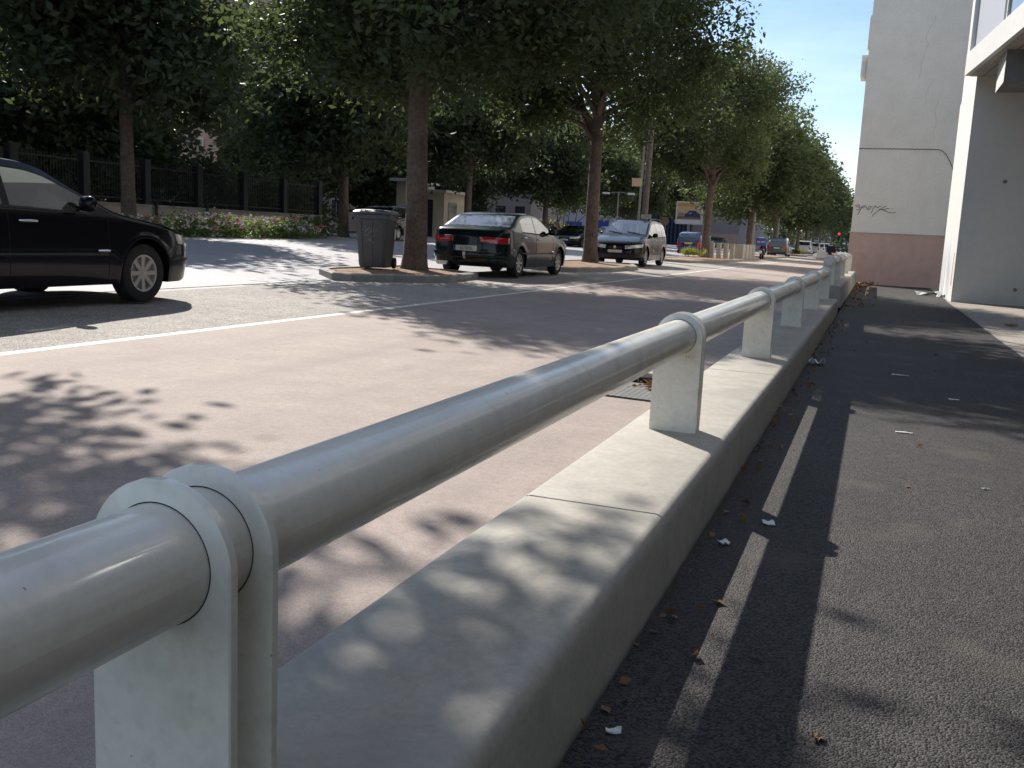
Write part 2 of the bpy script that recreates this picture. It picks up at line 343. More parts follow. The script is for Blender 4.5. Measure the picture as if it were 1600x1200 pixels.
ys = [-6, -2, 3.42, 7.72, 11.5, 15.3, 20.35]
for a, b in zip(ys, ys[1:]): wall_seg(a+.0015, b-.0015, wall, OFF)
wall2 = tag(empty('low_wall', (-.91, 30, -.116)), 'shorter far low concrete wall after the gap, reaching the beige building', 'low wall', 'low walls carrying the railings')
for a, b in zip([21.6, 25.2, 28.8, 32.4], [25.2, 28.8, 32.4, 37.2]): wall_seg(a+.0015, b-.0015, wall2, (-.91, 30, -.336))
RX, RZ, RR = -.925, .665, .0905
def plate_mb(y, off, th=.02):
    m = MB(); r = .125; pts = [(RX-r, .158)]+[(RX-r*math.cos(t), RZ+r*math.sin(t)) for t in [math.pi*i/20 for i in range(21)]]+[(RX+r, .158)]
    n = len(pts); b = .0025; cx, cz = RX, .45
    L = []
    for yy, ins in ((y-th/2, b), (y-th/2+b, 0), (y+th/2-b, 0), (y+th/2, b)):
        L.append([(x+(ins if x < cx else -ins)-off[0], yy-off[1], z-(ins if z > .2 else 0)-off[2]) for x, z in pts])
    vs = [p for r_ in L for p in r_]; fs = [(i*n+k, i*n+(k+1) % n, (i+1)*n+(k+1) % n, (i+1)*n+k) for i in range(3) for k in range(n)]
    fs += [tuple(range(n-1, -1, -1)), tuple(3*n+k for k in range(n))]
    return m.add(vs, fs)
def railing(y0, y1, posts, label, gap=.1, lift=0):
    o = (RX, (y0+y1)/2, .16); t = tag(empty('railing', o), label, 'railing', 'white tubular railings on the low walls')
    m = MB(); n = 64; prof = [(RX+RR*math.cos(2*math.pi*k/n)-o[0], RZ+RR*math.sin(2*math.pi*k/n)-o[2]) for k in range(n)]
    L = []
    yy = np.arange(y0, y1+.001, .5)
    for y in yy: L.append([(x, y-o[1], z) for x, z in prof+prof[:1]])
    m.grid(L); m.add([(x, y0-o[1], z) for x, z in prof], [tuple(range(n))]); m.add([(x, y1-o[1], z) for x, z in prof], [tuple(range(n))[::-1]])
    m.build('pipe', 'rail_paint', t, smooth=40)
    for p in posts:
        for s in (-.5, .5):
            yq = p+s*gap
            pl = plate_mb(yq, o).build('post_plate', 'rail_paint', t, smooth=40)
            w = MB()       # thin dark open joint where the pipe passes the plate
            for sg in (-1, 1):
                yy_ = yq+sg*.0102
                a = [(RX+(RR+.0003)*math.cos(q)-o[0], yy_-o[1], RZ+(RR+.0003)*math.sin(q)-o[2]) for q in np.linspace(0, 2*math.pi, 49)]
                b = [(RX+(RR+.0022)*math.cos(q)-o[0], yy_-o[1], RZ+(RR+.0022)*math.sin(q)-o[2]) for q in np.linspace(0, 2*math.pi, 49)]
                w.grid([a, b])
            w.build('joint', 'black_gap', pl)
    t.location.z += lift
railing(-5, 20.2, [-2.7, 1.13, 5.06, 8.85, 12.65, 16.45, 20.05], 'near white tubular railing on double plate posts, running from the foreground')
railing(21.8, 36.9, [21.95, 25.7, 29.4, 33.1, 36.7], 'far white tubular railing section beyond the gap, beside the pink wall base', lift=.22)

# drain grate at the foot of the wall on the plaza
t = tag(empty('drain_grate', (-1.45, 6.75, zx(-1.45))), 'perforated drain grate holding dry leaves, set in the plaza beside the low wall', 'drain grate')
z0 = .011
MB().grid([[(x, y, .004-.022*x) for x in (-.26, .22)] for y in (-.33, .33)]).build('pit_shade', 'black_gap', t)  # flat black sheet: shade below the grille put in as colour
m = MB()
for i in range(13): x = -.26+.48*i/12; m.box(x-.012, x+.012, -.33, .33, .004-.022*x, .012-.022*x)
for i in range(17):
    y = -.33+.66*i/16; m.add([(-.26, y-.012, .0135+.022*.26), (.22, y-.012, .0135-.022*.22), (.22, y+.012, .0135-.022*.22), (-.26, y+.012, .0135+.022*.26)], [(0, 1, 2, 3)])
m.build('grille', 'steel', t)
t = tag(empty('drain_inlet', (-1.40, 7.3, zx(-1.4))), 'dark slotted drain inlet with a stone lid behind the perforated grate', 'drain inlet')
MB().box(-.30, .2, -.14, .2, -.01, .05).build('slot_shade', 'black_gap', t); MB().box(-.34, .2, -.12, .3, .05, .085, bev=.01).build('lid', 'pale_concrete', t)  # solid black box stands in for the shade inside the slot

# ------------------------------------------------------------------ beige building on the right
def cut_wall(name, x0, x1, z0, z1, y, m, parent, th=.3):
    return MB().box(x0, x1, y, y+th, z0, z1).build(name, m, parent)
BY = 38.5
b = tag(empty('beige_building', (1, BY, -.116)), 'tall plain beige gable wall with pink base and thin graffiti, behind the railing end', 'building')
zb = .116
MB().box(-1.98, 9, 0, 60, 1.90, 24).build('wall', 'wall_beige', b)
MB().box(-2.0, 9, -.03, 60, -.1, 1.90).build('base', 'wall_pink', b)
MB().box(-2.02, 9, -.05, .1, 1.888, 1.915).build('ledge', 'wall_soffit', b)
crk = MB()      # ragged crack / cable line across the wall
P = [(-1.98+.035*i, 4.96+.008*math.sin(i*1.7)+.004*math.sin(i*5.1)) for i in range(78)]
P += [(P[-1][0]+.12, 4.93), (P[-1][0]+.27, 4.80), (P[-1][0]+.42, 4.56), (P[-1][0]+.56, 4.27)]
crk.tube([(x, -.012, z) for x, z in P], .012, 5); crk.build('cable', 'trim', b)
for z, w, h in ((7.6, .22, .75), (8.55, .07, 1.2), (10.6, .07, 2.0)):
    MB().box(-1.98-w, -1.98, .4, 1.6, z, z+h).build('balcony_edge', 'wall_beige', b)
MB().box(-2.04, -1.98, 3, 4.6, 5.0, 6.6).build('balcony_edge', 'wall_beige', b)
# hairline cracks
c = MB()
for (px, pz, n) in ((.15, 9.6, 26), (.55, 6.7, 14), (.32, 7.4, 10)):
    pts = []; x, z = px, pz
    for i in range(n): pts.append((x, -.003, z)); x += random.uniform(-.06, .05); z -= random.uniform(.05, .14)
    c.tube(pts, .0045, 4)
c.build('crack', 'crack_grey', b)
# graffiti strokes, in pixels of a close-up of the photo: one pixel is about 1.33 mm
def gp(px, pz): return (-1.93+(px-200)*.00142, -.004, 2.90-(pz-440)*.00142)
strokes = [[(330, 470), (300, 425), (215, 445), (280, 480), (345, 500), (330, 540), (275, 560), (250, 540)],
           [(290, 690), (330, 600), (375, 490), (410, 450), (450, 440), (430, 500), (380, 500)],
           [(470, 450), (490, 500), (540, 550), (590, 520), (600, 470), (560, 455), (520, 500), (560, 540)],
           [(600, 470), (640, 450)], [(625, 630), (645, 560), (660, 500), (715, 430)], [(700, 455), (760, 480), (850, 445)],
           [(650, 715), (700, 640), (800, 560), (860, 500), (980, 430)], [(800, 520), (900, 540), (980, 575), (1090, 605), (1160, 610), (1215, 585)],
           [(860, 530), (960, 515), (1060, 490)], [(1120, 500), (1140, 505)]]
gm = MB()
for s in strokes: gm.tube([gp(*p) for p in s], .011, 5)
gm.build('graffiti', 'graffiti', b)

# pillar building with overhang
p = tag(empty('pillar_building', (2, 28.4, -.116)), 'white concrete pillar carrying an overhanging upper floor, with blue paint smears at its foot', 'building')
def pb(name, m, mt, sm=None): return m.build(name, mt, p, smooth=sm)
pm = MB().box(0, 7, 0, 5.4, -.02, 5.87); o = pb('pillar', pm, 'wall_white')
o.data.materials.append(MAT['pillar_paint'])
# left face sheet carrying the paint smears
o = MB().add([(-.006, 0, 0), (-.006, 5.4, 0), (-.006, 5.4, 5.86), (-.006, 0, 5.86)], [(0, 1, 2, 3)]).build('painted_face', 'pillar_paint', None); o.parent = p
o.data.transform(Matrix.Translation((0, 28.4, .116))); o.location = (0, -28.4, -.116)
pb('red_mark', MB().add([(-.009, .55, .42), (-.009, .85, .42), (-.009, .80, .95), (-.009, .72, 1.3), (-.009, .55, 1.32), (-.009, .62, .9)], [(0, 1, 2, 3, 4, 5)]), 'red_paint')
# overhang, slightly skewed to the pillar: soffit at about 5.75 m
ang = R(6.3)
def sk(x, y): return (-.31+x*math.cos(ang)-y*math.sin(ang), x*math.sin(ang)+y*math.cos(ang))
def skbox(x0, x1, y0, y1, z0, z1):
    P = [sk(x0, y0), sk(x1, y0), sk(x1, y1), sk(x0, y1)]; return MB().prism(P, z0, z1)
pb('upper_slab', skbox(0, 9, -48, .0, 5.87, 6.42), 'wall_white')
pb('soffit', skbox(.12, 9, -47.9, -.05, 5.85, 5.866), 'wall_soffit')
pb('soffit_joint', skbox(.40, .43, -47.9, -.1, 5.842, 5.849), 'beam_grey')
pb('recessed_wall', skbox(6.5, 6.8, -48, 0, -.1, 5.84), 'beam_grey')  # unseen back wall, added dark to hold down bounced light
pb('upper_wall', skbox(.62, 9, -48, -3.5, 6.42, 16), 'beam_grey')  # unseen upper floor, added to block sky light, dark to cut bounce
for k in range(9):  # dark panes of the unseen floor, added to cut bounced light
    w = pb('window', skbox(.5, .61, -14.2-3.7*k, -11.4-3.7*k, 6.6, 9.4), 'window_dark'); skbox(.46, .6, -11.38-3.7*k, -11.26-3.7*k, 6.5, 9.5).build('frame', 'frame_white', w)
    w = pb('window', skbox(.5, .61, -14.2-3.7*k, -11.4-3.7*k, 10.6, 13.4), 'window_dark'); skbox(.46, .6, -11.38-3.7*k, -11.26-3.7*k, 10.5, 13.5).build('frame', 'frame_white', w)
pb('corner_post', skbox(.02, .32, -.25, -.02, 6.42, 14), 'wall_white')
pb('upper_wall', MB().box(.02, 9, .24, 5.4, 5.87, 14), 'wall_white')
pb('upper_wall', skbox(.12, .35, -3.3, -.25, 6.42, 14), 'panel_grey')
for yy in (-5.2, -8.4):
    w = pb('window', skbox(.16, .3, yy, yy+1.6, 6.5, 9), 'window_dark')
    skbox(.12, .32, yy-.08, yy, 6.43, 9.1).build('frame', 'frame_white', w)
    skbox(.12, .32, yy+1.6, yy+1.68, 6.43, 9.1).build('frame', 'frame_white', w)
pb('upper_wall', skbox(.2, .34, -3.45, -3.3, 6.42, 14), 'frame_white')
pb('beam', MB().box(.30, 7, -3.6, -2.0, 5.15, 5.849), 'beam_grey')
pb('beam_lit_face', MB().add([(.292, -3.6, 5.15), (.292, -2.0, 5.15), (.292, -2.0, 5.845), (.292, -3.6, 5.845)], [(0, 1, 2, 3)]), 'wall_white')  # sunlit side painted as a white sheet over the dark beam
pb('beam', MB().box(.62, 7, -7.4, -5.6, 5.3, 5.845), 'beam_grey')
pb('stain_spot', MB().add([(.95+.06*math.cos(q), -.004, 3.2+.05*math.sin(q*1.0)) for q in np.linspace(0, 6.0, 12)], [tuple(range(12))]), 'beam_grey')
pb('stain_spot', MB().add([(1.5+.05*math.cos(q), -.004, .42+.05*math.sin(q)) for q in np.linspace(0, 6.0, 12)], [tuple(range(12))]), 'beam_grey')
# ------------------------------------------------------------------ trees
def leaves(C, n_per, sig, size, rng, droop=.5, aspect=.5):
    K = len(C); n = K*n_per
    P = np.repeat(C, n_per, 0)+rng.normal(0, 1, (n, 3))*np.array([sig, sig, sig*.75])
    d = rng.normal(0, 1, (n, 3)); d[:, 2] = d[:, 2]*.55-droop; d /= np.linalg.norm(d, axis=1)[:, None]
    q = rng.normal(0, 1, (n, 3)); u = np.cross(d, q); u /= np.linalg.norm(u, axis=1)[:, None]+1e-9
    w = np.cross(d, u)
    s = size*rng.uniform(.65, 1.3, n)[:, None]
    a = P; b = P+d*s*.5+u*s*aspect*.5+w*s*.08; c = P+d*s; e = P+d*s*.5-u*s*aspect*.5+w*s*.08
    V = np.stack([a, b, c, e], 1).reshape(-1, 3); i = np.arange(n)*4
    F = np.concatenate([np.stack([i, i+1, i+2], 1), np.stack([i, i+2, i+3], 1)])
    return V, F
def crown_points(rng, rad, zc, zr, nl, K, lobe=(1.3, 2.1)):
    th = rng.uniform(0, 2*np.pi, nl); h = rng.uniform(-.9, .95, nl); rr = np.sqrt(np.maximum(.05, 1-h*h))*rng.uniform(.45, .95, nl)
    L = np.stack([rr*np.cos(th)*rad, rr*np.sin(th)*rad, zc+h*zr], 1); lr = rng.uniform(*lobe, nl)
    L[0] = (0, 0, zc+zr*.8)
    j = rng.integers(0, nl, K); v = rng.normal(0, 1, (K, 3)); v /= np.linalg.norm(v, axis=1)[:, None]
    r = rng.uniform(0, 1, K)**.45
    C = L[j]+v*(r*lr[j])[:, None]*np.array([1, 1, .8])
    return L, C, j
def bend(p, q, rng, k=4, amt=.12, sag=.15):
    p = np.array(p, float); q = np.array(q, float); l = np.linalg.norm(q-p); out = []
    for i in range(k+1):
        t = i/k; x = p*(1-t)+q*t; x[2] += math.sin(math.pi*t)*sag*l*.5
        if 0 < i < k: x = x+rng.normal(0, amt*l*.18, 3)
        out.append(tuple(x))
    return out
def tree_meshes(seed, H=12.5, fork=4.2, rad=4.6, r0=.23, K=420, n_per=70, size=.17, sig=.33, nl=24, fine=True, low=4.0, droop=.5, shift=0):
    rng = np.random.default_rng(seed)
    zc = (H+low)/2; zr = (H-low)/2-.8
    L, C, j = crown_points(rng, rad-1.2, zc, zr, nl, K)
    L[:, 1] += shift*np.clip((L[:, 2]-3.5)/3, .4, 1.6); C[:, 1] += shift*np.clip((C[:, 2]-3.5)/3, .4, 1.6)
    t = MB(); n = 14 if fine else 8
    lean = rng.normal(0, .06, 2)
    tp = [(0, 0, -.1, r0*1.45), (0, 0, .08, r0*1.22), (0.01, 0, .35, r0*1.06), (.01, .01, 1.2, r0*.96), (lean[0]*.5, lean[1]*.5, 2.6, r0*.88), (lean[0], lean[1], fork, r0*.80), (lean[0]*1.4, lean[1], fork+1.4, r0*.55), (lean[0]*2, lean[1]*2, fork+3.2, r0*.36), (0, 0, H-2.0, r0*.1)]
    t.tube([p[:3] for p in tp], [p[3] for p in tp], n)
    for i, l in enumerate(L):
        zf = min(max(fork-.5+rng.uniform(0, 1)*(l[2]-fork)*.8, fork-.4), H-3)
        st = (lean[0], lean[1], zf); rb = r0*(.42 if zf < fork+1.2 else .25)*rng.uniform(.75, 1.1)
        pts = bend(st, l, rng); t.tube(pts, [rb*(1-.75*k/(len(pts)-1)) for k in range(len(pts))], 7 if fine else 5, cap=False)
        sub = np.where(j == i)[0][:(9 if fine else 3)]
        for s_ in sub:
            a = pts[rng.integers(2, len(pts))]; ps = bend(a, C[s_], rng, 3)
            t.tube(ps, [rb*.25, rb*.18, rb*.12, .006], 4 if fine else 3, cap=False)
    V, F = leaves(C, n_per, sig, size, rng, droop=droop)
    me_t = bpy.data.meshes.new('trunk'); me_t.from_pydata(t.v, [], t.f); me_t.update(); me_t.shade_smooth(); me_t.materials.append(MAT['bark'])
    me_c = fastmesh('crown', V, F)
    return me_t, me_c
def plant_tree(loc, meshes, leaf, label, group, rz=0, sc=1.0, name='street_tree'):
    t = tag(empty(name, loc, rz), label, 'tree', group); t.scale = (sc, sc, sc)
    a = link('trunk', meshes[0], None, t); mc = meshes[1]
    b = bpy.data.objects.new('crown', mc); COL.objects.link(b); b.parent = t
    if not len(mc.materials): mc.materials.append(MAT[leaf])
    b.material_slots[0].link = 'OBJECT'; b.material_slots[0].material = MAT[leaf]; stuff(b)
    return t
HK = dict(K=1000, n_per=66, size=.19, nl=36, low=3.6, sig=.34)
HI = [tree_meshes(11, rad=5.2, H=10.6, shift=1.75, **HK), tree_meshes(12, rad=6.1, H=10.8, **HK), tree_meshes(13, rad=6.0, H=11.0, **HK)]
MK = dict(K=640, n_per=36, size=.33, nl=34, low=2.7, sig=.42, fine=False)
MID = [tree_meshes(21, rad=5.8, H=11.2, **MK), tree_meshes(22, rad=5.8, H=10.8, **MK)]
FAR = [tree_meshes(51, rad=5.0, H=11, **MK), tree_meshes(52, rad=4.9, H=10.6, **MK)]
LK = dict(K=380, n_per=26, size=.48, nl=30, low=3.3, sig=.5, fine=False)
LOW = [tree_meshes(31, rad=5.8, H=11.3, **LK), tree_meshes(32, rad=5.6, H=10.8, **LK)]
G1 = 'street trees in the kerbed islands along the parking bays'
near = [  # x, y, set, rot, scale, label
 (-9.0, 4.8, HI[2], 1.0, 1.05, 'street tree left of the view whose crown shades the plaza in the foreground'),
 (-8.88, 17.95, HI[0], 0, 1.0, 'nearest thick-trunked street tree standing right beside the grey wheelie bin'),
 (-8.85, 30.9, HI[1], 2.2, 1.0, 'second street tree, trunk overlapping the left front of the black people carrier'),
 (-8.9, 54.0, HI[2], 4.0, 1.0, 'street tree with pale grass tuft at its foot, beside the concrete blocks'),
 (-9.0, 74.0, MID[0], 1.1, 1.02, 'street tree just behind the row of concrete blocks, left of the delivery scooter'),
 (-9.0, 93.0, MID[1], 5.1, 1.02, 'street tree directly behind the scooter with the blue box'),
 (-9.0, 108.0, MID[0], 3.0, 1.0, 'street tree between the grey estate car and the white off-roader'),
 (-9.0, 121.0, LOW[0], .7, 1.05, 'street tree with yellow-green tuft in front of the white off-roader'),
 (-9.0, 136.0, LOW[1], 2.7, 1.0, 'street tree beyond the white off-roader, before the far white cars'),
 (-9.0, 151.0, LOW[0], 4.4, 1.0, 'street tree among the far white cars, nearer one'),
 (-9.0, 168.0, LOW[1], 5.6, 1.02, 'street tree among the far white cars, farther one'),
 (-9.0, 188.0, LOW[0], 1.9, 1.0, 'second last street tree in the row near the vanishing point'),
 (-9.0, 210.0, LOW[1], 3.6, 1.0, 'last street tree of the near row at the vanishing point')]
for x, y, ms, rz, sc, lb in near: plant_tree((x, y, zx(x)+.1), ms, 'leaf', lb, G1, rz, sc)
G2 = 'trees along the far kerb of the road'
far = [(-21.9, 11, FAR[0], .4, .95, 'far kerb tree hidden behind the black car at the left edge'),
 (-21.9, 24.2, FAR[1], 1.4, .98, 'far kerb tree rising behind the bonnet of the black car, before the iron fence'),
 (-21.9, 37.2, FAR[0], 2.9, .98, 'far kerb tree with slim trunk between the flower bed and the wheelie bin'),
 (-21.9, 50.8, FAR[1], 4.2, .95, 'far kerb tree behind the roof of the dark green saloon'),
 (-21.9, 64.5, FAR[0], 5.3, .92, 'far kerb tree beside the dark saloon coming towards the camera'),
 (-22.3, 78, FAR[1], .2, .9, 'far kerb tree showing just left of the second street tree trunk'),
 (-22.5, 92, FAR[0], 1.7, .9, 'far kerb tree in front of the dark blue louvred facade'),
 (-22.5, 106, LOW[0], 3.3, .9, 'far kerb tree next to the advertising panel'),
 (-22.5, 122, LOW[1], 4.9, .9, 'far kerb tree behind the blue hatchback'),
 (-22.5, 140, LOW[0], 5.9, .9, 'far kerb tree beyond the advertising panel, above small parked cars'),
 (-22.5, 160, LOW[1], .9, .9, 'far kerb tree second from the end of the far row'),
 (-22.5, 182, LOW[0], 2.1, .9, 'far kerb tree at the end of the far row')]
for x, y, ms, rz, sc, lb in far: plant_tree((x, y, .62), ms, 'leaf_dark', lb, G2, rz, sc)
G3 = 'garden trees behind the iron fence'
BUSHY = [tree_meshes(41, K=560, n_per=34, size=.34, rad=4.3, fine=False, H=10.5, fork=2.2, low=1.2, sig=.4, r0=.18), tree_meshes(42, K=560, n_per=34, size=.34, rad=4.0, fine=False, H=9.5, fork=2.0, low=1.0, sig=.4, r0=.18)]
garden = [(-30.5, 18.5, 0, 'dark garden tree behind the fence, far left beside the balconied house'), (-30.0, 30.0, 1, 'dark garden tree behind the fence, behind the car roof'),
 (-31.5, 34.0, 0, 'dark garden tree behind the fence, above the flower bed'), (-30.5, 46.5, 1, 'dark garden tree behind the fence, left of the slim far kerb trunk'),
 (-33.5, 50.0, 0, 'dark garden tree at the fence end, left of the little cream kiosk'), (-31.5, 58.0, 1, 'dark garden tree just behind the cream kiosk'), (-30, 67, 0, 'garden tree beyond the kiosk, left of the mauve block'),
 (-38, 74, 1, 'garden tree standing left behind the mauve block'), (-33, 92, 0, 'garden tree between the mauve block and the pale hall')]
for i, (x, y, k, lb) in enumerate(garden): plant_tree((x, y, .7), BUSHY[k], 'leaf_dark', lb, G3, i*1.3, 1.0 if i % 2 else 1.08, 'garden_tree')
# small pale multi-stemmed tree
rng = np.random.default_rng(5); tp = tag(empty('small_tree', (-21.0, 66.5, .6)), 'small bright green multi-stemmed tree behind the oncoming dark saloon', 'tree')
m = MB(); tips = []
for k in range(7):
    a = k*.9; q = (1.5*math.cos(a)*rng.uniform(.5, 1.2), 1.5*math.sin(a)*rng.uniform(.5, 1.2), rng.uniform(2.4, 3.9)); m.tube(bend((.1*math.cos(a), .1*math.sin(a), -.1), q, rng, 4, .2, -.1), [.06, .05, .04, .03, .015], 6)
    for j in range(9): tips.append(np.array(q)+rng.normal(0, .42, 3))
m.build('stems', 'bark', tp); V, F = leaves(np.array(tips), 28, .26, .22, rng); stuff(link('crown', fastmesh('crown', V, F), 'leaf_pale', tp))
# distant tree mass closing the view
rng = np.random.default_rng(8); Cs = []
for k in range(46):
    x = -70+k*3.2; y = 270+rng.uniform(-12, 25); h = rng.uniform(7, 12)
    L, C, j = crown_points(rng, 4.5, h*.55, h*.42, 9, 60, (1.6, 2.6)); Cs.append(C+np.array([x, y, 0]))
V, F = leaves(np.concatenate(Cs), 14, .7, .9, rng); w = link('far_trees', fastmesh('far_trees', V, F), 'leaf_dark'); stuff(w)
tag(w, 'mass of far-off trees closing the end of the street', 'trees')

# flower bed on the far side
rng = np.random.default_rng(3)
beds = [(-19.6, 21.5, .55, 'sparse rose bush at the bonnet of the black car'), (-19.7, 24.0, .62, 'rose bush with pale pink blooms, second from the left'), (-19.55, 25.7, .7, 'tallest pale-flowering rose bush in the middle of the bed'),
        (-19.65, 27.2, .66, 'white-flowering rose bush right of the tallest one'), (-19.7, 28.7, .68, 'white-flowering rose bush, last with many blooms'), (-19.9, 30.3, .6, 'flowering bush with a few white blooms before the plain green shrub'), (-20.2, 32.4, .85, 'plain dark green shrub ending the flower bed near the slim tree')]
for i, (x, y, h, lb) in enumerate(beds):
    t = tag(empty('rose_bush' if i < 6 else 'green_shrub', (x, y, .55)), lb, 'bush', 'bushes in the far roadside flower bed')
    n = 90; C = np.stack([rng.normal(0, .33, n), rng.normal(0, .62, n), rng.uniform(.05, h, n)], 1)
    V, F = leaves(C, 16, .1, .11, rng, droop=-.1); stuff(link('foliage', fastmesh('foliage', V, F), 'leaf_pale' if i < 6 else 'leaf_dark', t))
    m = MB()
    for k in range(8): m.tube([(rng.normal(0, .05), rng.normal(0, .2), -.05), tuple(C[k]*np.array([1, 1, .9]))], .008, 4)
    m.build('stems', 'bark', t)
    if i < 6:
        for nm, mt, q in (('white_blooms', 'petal', 55), ('red_blooms', 'petal_red', 8)):
            n2 = q*2; C2 = np.stack([rng.normal(0, .36, n2), rng.normal(0, .65, n2), rng.uniform(h*.45, h*1.1, n2)], 1)
            V, F = leaves(C2, 6, .03, .075, rng, droop=-.4, aspect=.9); stuff(link(nm, fastmesh(nm, V, F), mt, t))
# dark garden hedge behind the fence
n = 2600; C = np.stack([rng.normal(0, .6, n), rng.uniform(-30, 26, n), rng.uniform(0, 3.4, n)], 1); C[:, 2] *= .75+.25*np.sin(C[:, 1]*.9)*np.sin(C[:, 1]*.37+1)
t = tag(empty('garden_hedge', (-28.4, 20, .74)), 'dark overgrown hedge right behind the iron fence', 'hedge'); V, F = leaves(C, 16, .24, .30, rng, droop=.1); stuff(link('foliage', fastmesh('foliage', V, F), 'leaf_dark', t))
# grass tufts at tree feet
for (x, y, sc, lb) in ((-9.35, 52.4, .6, 'yellow-green grass tuft at the foot of the tree by the concrete blocks'), (-8.6, 118.6, .9, 'yellow-green grass tuft in front of the white off-roader')):
    t = tag(empty('grass_tuft', (x, y, zx(x)+.1)), lb, 'plant'); C = np.stack([rng.normal(0, .4*sc, 60), rng.normal(0, .4*sc, 60), rng.uniform(.1, .3, 60)], 1)
    V, F = leaves(C, 14, .08, .36*sc, rng, droop=-1.2, aspect=.12); stuff(link('blades', fastmesh('blades', V, F), 'grass_yellow', t))
# ------------------------------------------------------------------ vehicles
def text_mesh(body, size, mt, parent, loc, rot, name='lettering', sx=1):
    cu = bpy.data.curves.new('text', 'FONT'); cu.body = body; cu.size = size; cu.align_x = 'CENTER'; cu.align_y = 'CENTER'; cu.extrude = .001
    o = bpy.data.objects.new('text', cu); COL.objects.link(o)
    me = bpy.data.meshes.new_from_object(o.evaluated_get(bpy.context.evaluated_depsgraph_get())); bpy.data.objects.remove(o); bpy.data.curves.remove(cu)
    me.materials.clear(); r = link(name, me, mt, parent, loc); r.rotation_euler = rot; r.scale = (sx, 1, 1); return r
SPEC = {
 'saloon': dict(L=4.56, W=1.77, top=[(0, .60), (.03, .68), (.2, .76), (.6, .85), (1.15, .93), (1.35, .97), (2.15, 1.34), (2.35, 1.385), (2.8, 1.405), (3.25, 1.37), (3.45, 1.325), (4.02, 1.07), (4.12, 1.045), (4.4, 1.035), (4.5, .98), (4.54, .90), (4.56, .80)],
                belt=[(0, .62), (.6, .79), (1.4, .90), (4.1, .98), (4.56, .9)], ax=(.92, 3.64), wr=.315, ws=(1.36, 2.18), rw=(3.44, 4.04), panes=[(1.72, 2.62), (2.70, 3.52)], doors=(1.45, 2.66, 3.6), bulge=.10, tumble=.34),
 'hatch':  dict(L=3.9, W=1.68, top=[(0, .62), (.03, .72), (.2, .80), (.7, .92), (.95, .97), (1.2, 1.06), (1.9, 1.42), (2.2, 1.48), (3.0, 1.48), (3.4, 1.42), (3.6, 1.34), (3.80, .98), (3.86, .85), (3.9, .72)],
                belt=[(0, .64), (.8, .86), (1.3, .93), (3.9, .98)], ax=(.78, 3.2), wr=.30, ws=(1.22, 1.92), rw=(3.58, 3.80), panes=[(1.6, 2.25), (2.33, 3.0), (3.06, 3.45)], doors=(1.3, 2.29, 3.05), bulge=.08, tumble=.28),
 'mpv':    dict(L=4.6, W=1.8, top=[(0, .62), (.03, .74), (.2, .84), (.7, .97), (1.0, 1.03), (1.2, 1.12), (2.0, 1.53), (2.3, 1.61), (3.0, 1.64), (4.0, 1.60), (4.25, 1.53), (4.48, 1.1), (4.56, .95), (4.6, .75)],
                belt=[(0, .64), (.7, .88), (1.3, .98), (4.6, 1.06)], ax=(.92, 3.67), wr=.33, ws=(1.22, 2.02), rw=(4.24, 4.47), panes=[(1.45, 1.72), (1.78, 2.62), (2.7, 3.5), (3.58, 4.2)], doors=(1.7, 2.66, 3.55), bulge=.09, tumble=.26),
 'suv':    dict(L=4.5, W=1.85, top=[(0, .72), (.03, .86), (.2, .95), (.8, 1.06), (1.3, 1.10), (2.0, 1.60), (2.3, 1.70), (3.0, 1.73), (4.0, 1.69), (4.2, 1.62), (4.38, 1.15), (4.46, 1.0), (4.5, .8)],
                belt=[(0, .74), (.8, .98), (1.4, 1.06), (4.5, 1.12)], ax=(.9, 3.56), wr=.36, ws=(1.34, 2.02), rw=(4.19, 4.38), panes=[(1.72, 2.5), (2.58, 3.3), (3.38, 4.1)], doors=(1.5, 2.54, 3.4), bulge=.07, tumble=.22),
}
